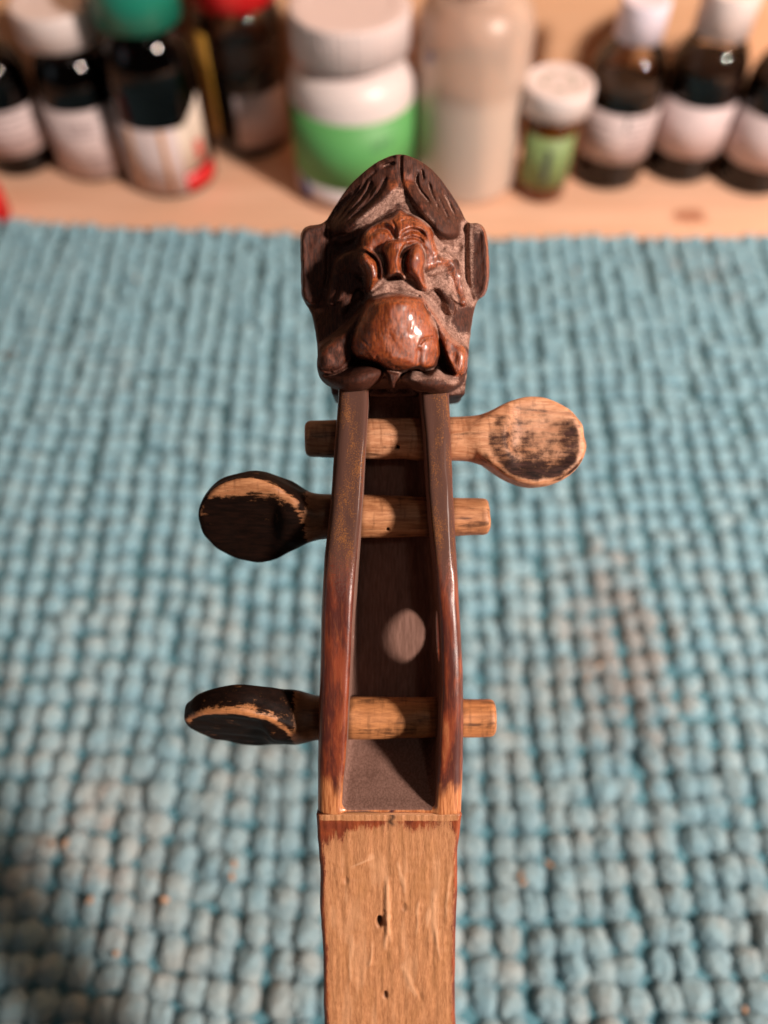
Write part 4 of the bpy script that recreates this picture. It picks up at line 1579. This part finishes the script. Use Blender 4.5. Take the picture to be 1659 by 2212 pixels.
for pth, w_, v_ in (([(852, 385), (800, 445), (700, 522), (590, 605)], 40, .95), ([(862, 420), (930, 470), (1000, 535), (1075, 600)], 34, .95), ([(1345, 620), (1345, 800), (1350, 1000), (1385, 1160)], 46, .9),
                    ([(1120, 1300), (1190, 1350), (1260, 1430), (1330, 1440)], 55, .8), ([(900, 1705), (1000, 1700), (1130, 1695), (1250, 1735)], 40, .95), ([(330, 640), (330, 800), (320, 1000)], 40, .3), ([(1360, 640), (1430, 640)], 40, .6)):
    d_, t_, s__ = path_d(pth)
    dust = np.maximum(dust, v_ * msk(w_ - d_, 36))
dust = dust - .5 * np.clip(wear - .5, 0, 1) * (CONC < .1)
soot = np.zeros(SX.shape)
for c_, r_, v_ in (((1100, 1765), (150, 36), .9), ((1440, 1040), (50, 110), .8), ((1205, 960), (30, 60), .6), ((1190, 1150), (40, 40), .4), ((1130, 660), (45, 40), .5)):
    soot = np.maximum(soot, v_ * np.exp(-(((SX - c_[0]) / r_[0]) ** 2 + ((SY - c_[1]) / r_[1]) ** 2)))
dust = dust * (1 - soot) * (1 - .6 * np.clip((640 - SX) / 120, 0, 1) * (SY > 640))  # dust thinned at the left: shade of that cheek put into the colour
fr_ = np.clip((Gh[:, 2] + .35) / .4, 0, 1)
vx, vy, vz = Vh[:, 0], Vh[:, 1], Vh[:, 2]
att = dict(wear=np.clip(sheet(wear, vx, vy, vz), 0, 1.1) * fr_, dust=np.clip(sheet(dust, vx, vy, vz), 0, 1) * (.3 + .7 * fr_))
lab = np.zeros(len(Vh), int)
near_f = vz > -11
lab[(sheet(hair_d, vx, vy, vz) > 0) & near_f] = 1
lab[(sheet(out_ear[0], vx, vy, vz) > 0) & (vx > fx(zx(1385))) & near_f] = 2
lab[(sheet(out_ear[1], vx, vy, vz) > 0) & (vx < fx(zx(300))) & near_f] = 3
fl_ = lab[Fh].max(1)
M_HD = mat_carved()
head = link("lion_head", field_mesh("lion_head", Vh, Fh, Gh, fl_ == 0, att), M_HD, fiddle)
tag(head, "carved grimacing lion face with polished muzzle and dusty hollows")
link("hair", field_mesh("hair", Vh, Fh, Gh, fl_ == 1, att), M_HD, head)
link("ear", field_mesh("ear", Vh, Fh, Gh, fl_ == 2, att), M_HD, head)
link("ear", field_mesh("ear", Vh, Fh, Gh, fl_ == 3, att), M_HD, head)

# ------------------------------------------------------------------ bottles
M_WHITE = mat_plain("white_plastic", (.70, .62, .60), .38, .03)
M_WHITE2 = mat_plain("white_cap_plastic", (.68, .58, .56), .45, .04)
M_GREEN = mat_plain("green_plastic", (.008, .19, .125), .35, .05)
M_RED = mat_plain("red_plastic", (.62, .016, .020), .35, .05)
M_AMBER = mat_glass("brown_glass", (.11, .035, .015), ior=1.42)
M_CLEARBR = mat_glass("pale_brown_glass", (.95, .88, .78), ior=1.42)
M_CLEAR = mat_glass("clear_glass", (.90, .85, .82), ior=1.45)
M_LIQ = mat_plain("black_liquid", (.008, .004, .004), .5, .1, Specular_IOR_Level=.06)
M_LIQ2 = mat_plain("grey_brown_liquid", (.022, .014, .011), .5, .1, Specular_IOR_Level=.06)
M_METAL = mat_plain("wire_metal", (.60, .55, .52), .28, .05, 0, 400, Metallic=1.0)
M_PAPER = mat_label("paper_label", (.62, .51, .50), (.10, .07, .08), .0036, .9, 500)
M_PAPER2 = mat_label("paper_label_plain", (.61, .50, .50), (.30, .2, .22), .0042, .35, 400)
M_INK = mat_plain("black_ink", (.045, .05, .05), .6)
M_INKG = mat_plain("grey_ink", (.06, .16, .09), .6)
M_BLUE = mat_plain("blue_print", (.03, .07, .25), .5)
M_VIAL = mat_glass("orange_vial_plastic", (.80, .30, .05), .1, 1.5, .12, (.6, .2, .03))
M_GLABEL = mat_plain("green_label_paper", (.105, .36, .105), .55, .05)
M_GLABEL2 = mat_plain("pale_green_label_paper", (.19, .28, .10), .6, .06)


def place(px, py_bottom, wpx):
    """centre and radius of a round base whose front touches row py_bottom"""
    f0 = on_plane(px, py_bottom)
    d = depth_of(f0)
    r = wpx / 2 * d / FPX
    c = f0 + np.array((0, r, 0))
    return c, r


def wrap(name, r, z0, z1, a0, a1, mat_, parent, seg=40, zfun=None, loc=None, thick=.00025, rows=2):
    """paper wrapped round a body between two angles (degrees; -90 faces the camera)"""
    vs, fs = [], []
    for i in range(seg + 1):
        a = math.radians(a0 + (a1 - a0) * i / seg)
        zz0, zz1 = (z0, z1) if zfun is None else zfun(i / seg, z0, z1)
        for (rr, z) in ((r, zz0), (r + thick, zz0), (r + thick, zz1), (r, zz1)):
            vs.append((rr * math.cos(a), rr * math.sin(a), z))
    for i in range(seg):
        for k in range(4):
            a, b = i * 4 + k, i * 4 + (k + 1) % 4
            fs.append((a, a + 4, b + 4, b))
    fs.append((0, 1, 2, 3))
    fs.append((seg * 4 + 3, seg * 4 + 2, seg * 4 + 1, seg * 4))
    o = link(name, mesh(name, vs, fs, False), mat_, parent)
    return o


def ink(name, r, strokes, width, mat_, parent, thick=.00012):
    """pen strokes lying on a wrapped label; strokes in (degrees, height)"""
    vs, fs = [], []
    for st in strokes:
        n = len(st)
        for i, (a, z) in enumerate(st):
            pa = st[min(i + 1, n - 1)]
            pb_ = st[max(i - 1, 0)]
            da, dz = math.radians(pa[0] - pb_[0]) * r, pa[1] - pb_[1]
            L = math.hypot(da, dz) or 1
            na, nz = -dz / L * width / 2, da / L * width / 2
            for s_ in (-1, 1):
                aa = math.radians(a) + s_ * na / r
                vs.append(((r + thick) * math.cos(aa), (r + thick) * math.sin(aa), z + s_ * nz))
        b = len(vs) - 2 * n
        for i in range(n - 1):
            q = b + 2 * i
            fs.append((q, q + 1, q + 3, q + 2))
    return link(name, mesh(name, vs, fs, False), mat_, parent)


def glass_body(r, h, shoulder, rn, neck_h, wall_t=.0014):
    """outer and inner walls of a bottle, as one profile"""
    hs = h - neck_h - shoulder
    o = [(r * .86, 0), (r, .0016), (r, hs)]
    for i in range(1, 9):
        t = i / 8 * math.pi / 2
        o.append((rn + (r - rn) * math.cos(t), hs + shoulder * math.sin(t)))
    o.append((rn, h))
    return [(.0005, .0002)] + rounded(o[:3], .002)[:-1] + o[2:], hs


def cap_mesh(r, h, ribs=0, top_r=None):
    pr = rounded([(r * 1.0, 0), (r * 1.0, h), (r * .72, h), (r * .70, h - .0004), (.0004, h - .0004)], .0013)
    f = (lambda a, i: 1 + .012 * (1 if math.sin(a * ribs) > 0 else -1) * (pr[i][0] > r * .97)) if ribs else None
    return lathe("cap", pr, 220 if ribs else 56, True, True, f)


def bottle(name, lab, cat, px, pyb, wpx, h, cap_r, cap_h, glass, capm, liq=None, liq_h=.5, shoulder=.012, rn=.0075, neck=.012, ribs=0, group=None):
    c, r = place(px, pyb, wpx)
    root = empty(name, (c[0], c[1], 0))
    tag(root, lab, cat, group)
    prof, hs = glass_body(r, h - cap_h * .55, shoulder, rn, neck)
    link("body", lathe("body", prof, 64, False), glass, root)
    if liq is not None:
        lp = rounded([(r * .84, .0009), (r - .0009, .0022), (r - .0015, .0048), (r - .0015, liq_h), (.0004, liq_h)], .001)
        link("liquid", lathe("liquid", lp, 48), liq, root)
    o = link("cap", cap_mesh(cap_r, cap_h, ribs), capm, root)
    o.location = (0, 0, h - cap_h)
    return root, r, hs, c


# far left, cut by the frame
b1, r, hs, c = bottle("glass_bottle", "dark bottle with a lined white label, cut off by the left edge", "bottle", 38, 386, 140, .088, .011, .015, M_AMBER, M_WHITE2, M_LIQ, .058, .016)
wrap("paper_label", r + .0002, .014, .040, -160, 10, M_PAPER, b1)
R1 = r
# white capped dark bottle
b2, r, hs, c = bottle("glass_bottle", "dark bottle with a broad white screw cap and pink white label at the left", "bottle", 202, 398, 166, .091, .0215, .0165, M_AMBER, M_WHITE, M_LIQ, .050, .028, .0115, .012)
wrap("paper_label", r + .0002, .0035, .044, -168, -12, M_PAPER, b2)
R2 = r
# green capped jar with a coloured label
b3, r, hs, c = bottle("jar", "dark jar with a green lid and a red, white and tan label", "jar", 366, 434, 186, .110, .0220, .020, M_AMBER, M_GREEN, M_LIQ, .060, .030, .0125, .011)
wrap("paper_label", r + .0002, .004, .043, -176, -62, M_PAPER, b3)
wrap("paper_label", r + .0003, .004, .043, -62, -20, mat_plain("cream_paper", (.66, .55, .45), .55, .05), b3, zfun=lambda t, a, b: (a + .011 + .004 * t, b + .0125 * max(0, t - .25) / .75))
for a0, a1 in ((-128, -121), (-84, -78)):
    wrap("label_band", r + .0006, .006, .0425, a0, a1, mat_plain("tan_print", (.50, .24, .09), .55, .1), b3, 6)
wrap("label_band", r + .0006, .020, .032, -42, -30, mat_plain("pink_print", (.60, .10, .07), .55, .3, 0, 150), b3, 8)
wrap("label_band", r + .0003, .004, .0148, -62, -12, M_RED, b3, 14)
# swing-top bottle standing between and behind
c = on_plane(312, 338)
b4 = empty("swing_top_bottle", (c[0], c[1], 0))
tag(b4, "clear glass swing top bottle with a wire clasp behind the white and green caps", "bottle")
prof, hs = glass_body(.0125, .088, .012, .008, .012)
link("body", lathe("body", prof, 8, False, False), M_CLEAR, b4)
link("stopper", lathe("stopper", rounded([(.008, .082), (.0105, .085), (.0105, .093), (.006, .097), (.0004, .097)], .002), 32), mat_plain("grey_stopper", (.25, .22, .21), .4), b4)
link("wire_bail", tube("wire_bail", [(.013, -.002, .066), (.0165, -.007, .072), (.018, -.011, .08), (.0175, -.013, .088), (.0145, -.013, .094), (.0105, -.011, .096), (.0085, -.008, .090)], .0014), M_METAL, b4)
link("wire_bail", tube("wire_bail", [(-.013, -.002, .066), (-.014, -.006, .078), (-.010, -.009, .092), (0, -.010, .097), (.008, -.009, .094)], .0012), M_METAL, b4)
link("neck_wire", tube("neck_wire", [(.0100 * math.cos(t / 12 * 6.28), .0100 * math.sin(t / 12 * 6.28), .077) for t in range(13)], .0009), M_METAL, b4)
# red lidded clear jar
b5, r, hs, c = bottle("jar", "clear jar with a red lid and dark contents beside the white pill bottle", "jar", 538, 345, 172, .098, .0235, .016, M_CLEAR, M_RED, mat_plain("grey_powder", (.075, .062, .058), .7, .15), .050, .010, .020, .008)
wrap("paper_label", r + .0002, .008, .039, -100, -15, M_PAPER2, b5)
wrap("label_band", r + .0004, .012, .070, -150, -128, mat_plain("yellow_print", (.62, .34, .05), .5, .1), b5, 8)
# white pill bottle with green label
c, r = place(765, 470, 254)
b6 = empty("pill_bottle", (c[0], c[1], 0))
tag(b6, "big white plastic pill bottle with ribbed cap and bright green label", "pill bottle")
pr = rounded([(r * .9, 0), (r, .003), (r, .060)], .002)[:-1]
for i in range(0, 9):
    t = i / 8 * math.pi / 2
    pr.append((r * .66 + r * .34 * math.cos(t), .060 + .014 * math.sin(t)))
pr += [(r * .66, .092), (.0004, .092)]
link("body", lathe("body", pr, 72), M_WHITE, b6)
o = link("cap", cap_mesh(r * .90, .020, 60), M_WHITE2, b6)
o.location = (0, 0, .079)
wrap("paper_label", r + .0002, .0165, .055, -185, 10, M_GLABEL, b6, 60)
wrap("label_band", r + .0002, .0045, .0163, -185, 10, mat_label("white_print", (.70, .62, .62), (.1, .1, .3), .004, .3), b6, 60)
wrap("label_band", r + .0006, .0048, .0148, -150, -136, M_BLUE, b6, 8)
ink("writing", r + .0006, [[(-72, .0395), (-69, .0455), (-66, .0395)], [(-71, .0415), (-67, .0415)], [(-63, .0395), (-63, .0455), (-60, .0445), (-60, .0425), (-63, .042)], [(-57, .0455), (-54.5, .0425), (-52, .0455)], [(-54.5, .0425), (-54.5, .0395)]], .0007, M_INKG, b6)
# frosted jug
c, r = place(1006, 452, 228)
b7 = empty("plastic_bottle", (c[0], c[1], 0))
tag(b7, "tall frosted translucent plastic bottle holding pale liquid, next to the pill vial", "bottle")
hb = .112
pr = rounded([(r * .9, 0), (r, .004), (r * 1.0, hb - .03)], .003)[:-1]
for i in range(0, 9):
    t = i / 8 * math.pi / 2
    pr.append((r * .55 + r * .45 * math.cos(t), hb - .03 + .022 * math.sin(t)))
pr += [(r * .55, hb)]
inn = [(max(x - .0013, .0005), max(z, .0016)) for x, z in pr[::-1]]
mfm = mat_glass("frosted_plastic", (.90, .80, .72), .35, 1.35, .30, (.82, .68, .58), .060)
link("body", lathe("body", pr + inn[:-1] + [(.0004, .0016)], 72, False), mfm, b7)
lp = rounded([(r * .85, .0022), (r - .002, .005), (r - .002, .060), (.0004, .060)], .001)
link("liquid", lathe("liquid", lp, 56), mat_plain("pale_liquid", (.86, .74, .64), .45, .03, Subsurface_Weight=1.0, Subsurface_Radius=(1.0, .75, .55), Subsurface_Scale=.03), b7)
link("cap", lathe("cap", rounded([(r * .6, hb - .004), (r * .6, hb + .016), (.0004, hb + .016)], .001), 56), M_WHITE2, b7)
ink("writing", r + .0004, [[(-146, .079), (-140, .0835), (-137, .080)], [(-143, .077), (-136, .0815)]], .0012, M_BLUE, b7)
# pill vial
c, r = place(1172, 442, 104)
b8 = empty("pill_vial", (c[0], c[1], 0))
tag(b8, "orange pill vial with round white cap and pale green label", "pill vial")
hv = height_at(c[1], 176)
prv = [(r * .9, 0), (r, .0012), (r, hv - .008), (r - .0012, hv - .008), (r - .0012, .0015), (.0004, .0015)]
link("body", lathe("body", prv, 56, False), M_VIAL, b8)
link("pills", lathe("pills", rounded([(r * .85, .0018), (r - .0016, .003), (r - .0016, hv * .66), (.0004, hv * .68)], .001), 40, True, True, lambda a, i: 1 - .04 * abs(math.sin(5 * a + i))), mat_plain("brown_pills", (.30, .07, .015), .5, .3), b8)
rc = r * 1.36
pc = rounded([(rc, 0), (rc, .0125), (rc * .86, .0135), (rc * .80, .0125), (.0004, .0125)], .0012)
o = link("cap", lathe("cap", pc, 120, True, True, lambda a, i: 1 + .01 * math.sin(40 * a) * (pc[i][0] > rc * .97)), M_WHITE, b8)
o.location = (0, 0, hv - .0125)
mark = []
for a in (20, 95, 170, 245, 320):
    mark.append([(rc * .45 * math.cos(math.radians(a + d)), rc * .45 * math.sin(math.radians(a + d))) for d in range(0, 50, 10)])
vs, fs = [], []
for st in mark:
    for (x, y) in st:
        vs += [(x * .8, y * .8, .01275), (x * 1.1, y * 1.1, .01275)]
    b = len(vs) - 2 * len(st)
    for i in range(len(st) - 1):
        q = b + 2 * i
        fs.append((q, q + 1, q + 3, q + 2))
link("embossing", mesh("embossing", vs, fs, False), mat_plain("grey_green_print", (.36, .37, .30), .6), o)
wrap("paper_label", r + .0002, .0105, hv - .0240, -160, -30, M_GLABEL2, b8, 40)
z0 = .0165


def dig(a, z, s):
    return [(a + s * p[0] * 9, z + s * p[1] * .0075) for p in ((-.5, .95), (0, 1.05), (.5, .85), (.45, .6), (0, .5), (.5, .4), (.55, .1), (0, -.05), (-.55, .1))]


ink("writing", r + .0005, [dig(-100, z0, 1.3), dig(-99, z0 + .0085, 1.1)], .0028, M_INK, b8)
ink("writing", r + .0005, [[(-58 + 2 * math.sin(i), .013 + .0024 * i), (-50 - 3 * math.sin(i * 2), .0135 + .0024 * i)] for i in range(8)], .0008, M_INK, b8)
M_FAINT = mat_plain("faint_print", (.22, .15, .16), .6)


def print_rows(parent, r, a0, a1, z0, z1, step, width=.0009, mat_=None, fill=.75):
    """rows of small print, broken into words"""
    rows = []
    z = z1
    while z > z0:
        a = a0
        end = a0 + (a1 - a0) * random.uniform(fill, 1)
        while a < end:
            n = random.uniform(4, 11)
            rows.append([(a, z), (a + n * .5, z), (min(a + n, end), z)])
            a += n + 2.2
        z -= step
    return ink("print", r + .0005, rows, width, mat_ or M_FAINT, parent)


print_rows(b1, R1, -95, -20, .017, .037, .0042)
print_rows(b2, R2, -80, -30, .008, .015, .0035)
print_rows(b2, R2, -100, -60, .030, .037, .0032, .0013)
# three small dark bottles at the right
b9, r, hs, c = bottle("glass_bottle", "brown bottle with small lilac white cap and printed label beside the vial", "bottle", 1318, 416, 154, .097, .0125, .0185, M_CLEARBR, mat_plain("lilac_cap_plastic", (.70, .66, .76), .45, .04), M_LIQ2, .053, .022, .008, .010, group="brown bottles at the right")
wrap("paper_label", r + .0002, .0185, .0465, -178, -2, M_PAPER, b9, 50)
wrap("label_band", r + .0005, .038, .0460, -92, -89, M_INK, b9, 3)
print_rows(b9, r, -84, -30, .023, .044, .0034, .0011)
print_rows(b9, r, -140, -104, .030, .040, .005, .0010)
b10, r, hs, c = bottle("glass_bottle", "brown bottle with white cap and black contents, its plain label wholly in view", "bottle", 1478, 402, 152, .099, .0145, .021, M_CLEARBR, M_WHITE, M_LIQ, .062, .022, .008, .010, group="brown bottles at the right")
wrap("paper_label", r + .0002, .0175, .0470, -180, 0, M_PAPER2, b10, 50)
print_rows(b10, r, -72, -52, .036, .039, .003, .0010)
b11, r, hs, c = bottle("glass_bottle", "brown bottle with white label, cut off by the right edge", "bottle", 1640, 428, 160, .094, .0125, .0185, M_CLEARBR, M_WHITE2, M_LIQ, .060, .022, .008, .010, group="brown bottles at the right")
wrap("paper_label", r + .0002, .0175, .046, -185, -5, M_PAPER2, b11, 50)
# red lid at the left edge
P = on_plane(-26, 466)
o = empty("bottle_lid", (P[0], P[1], 0))
tag(o, "red plastic lid lying on the table at the left edge", "lid")
link("lid", cap_mesh(.0125, .016, 40), M_RED, o)
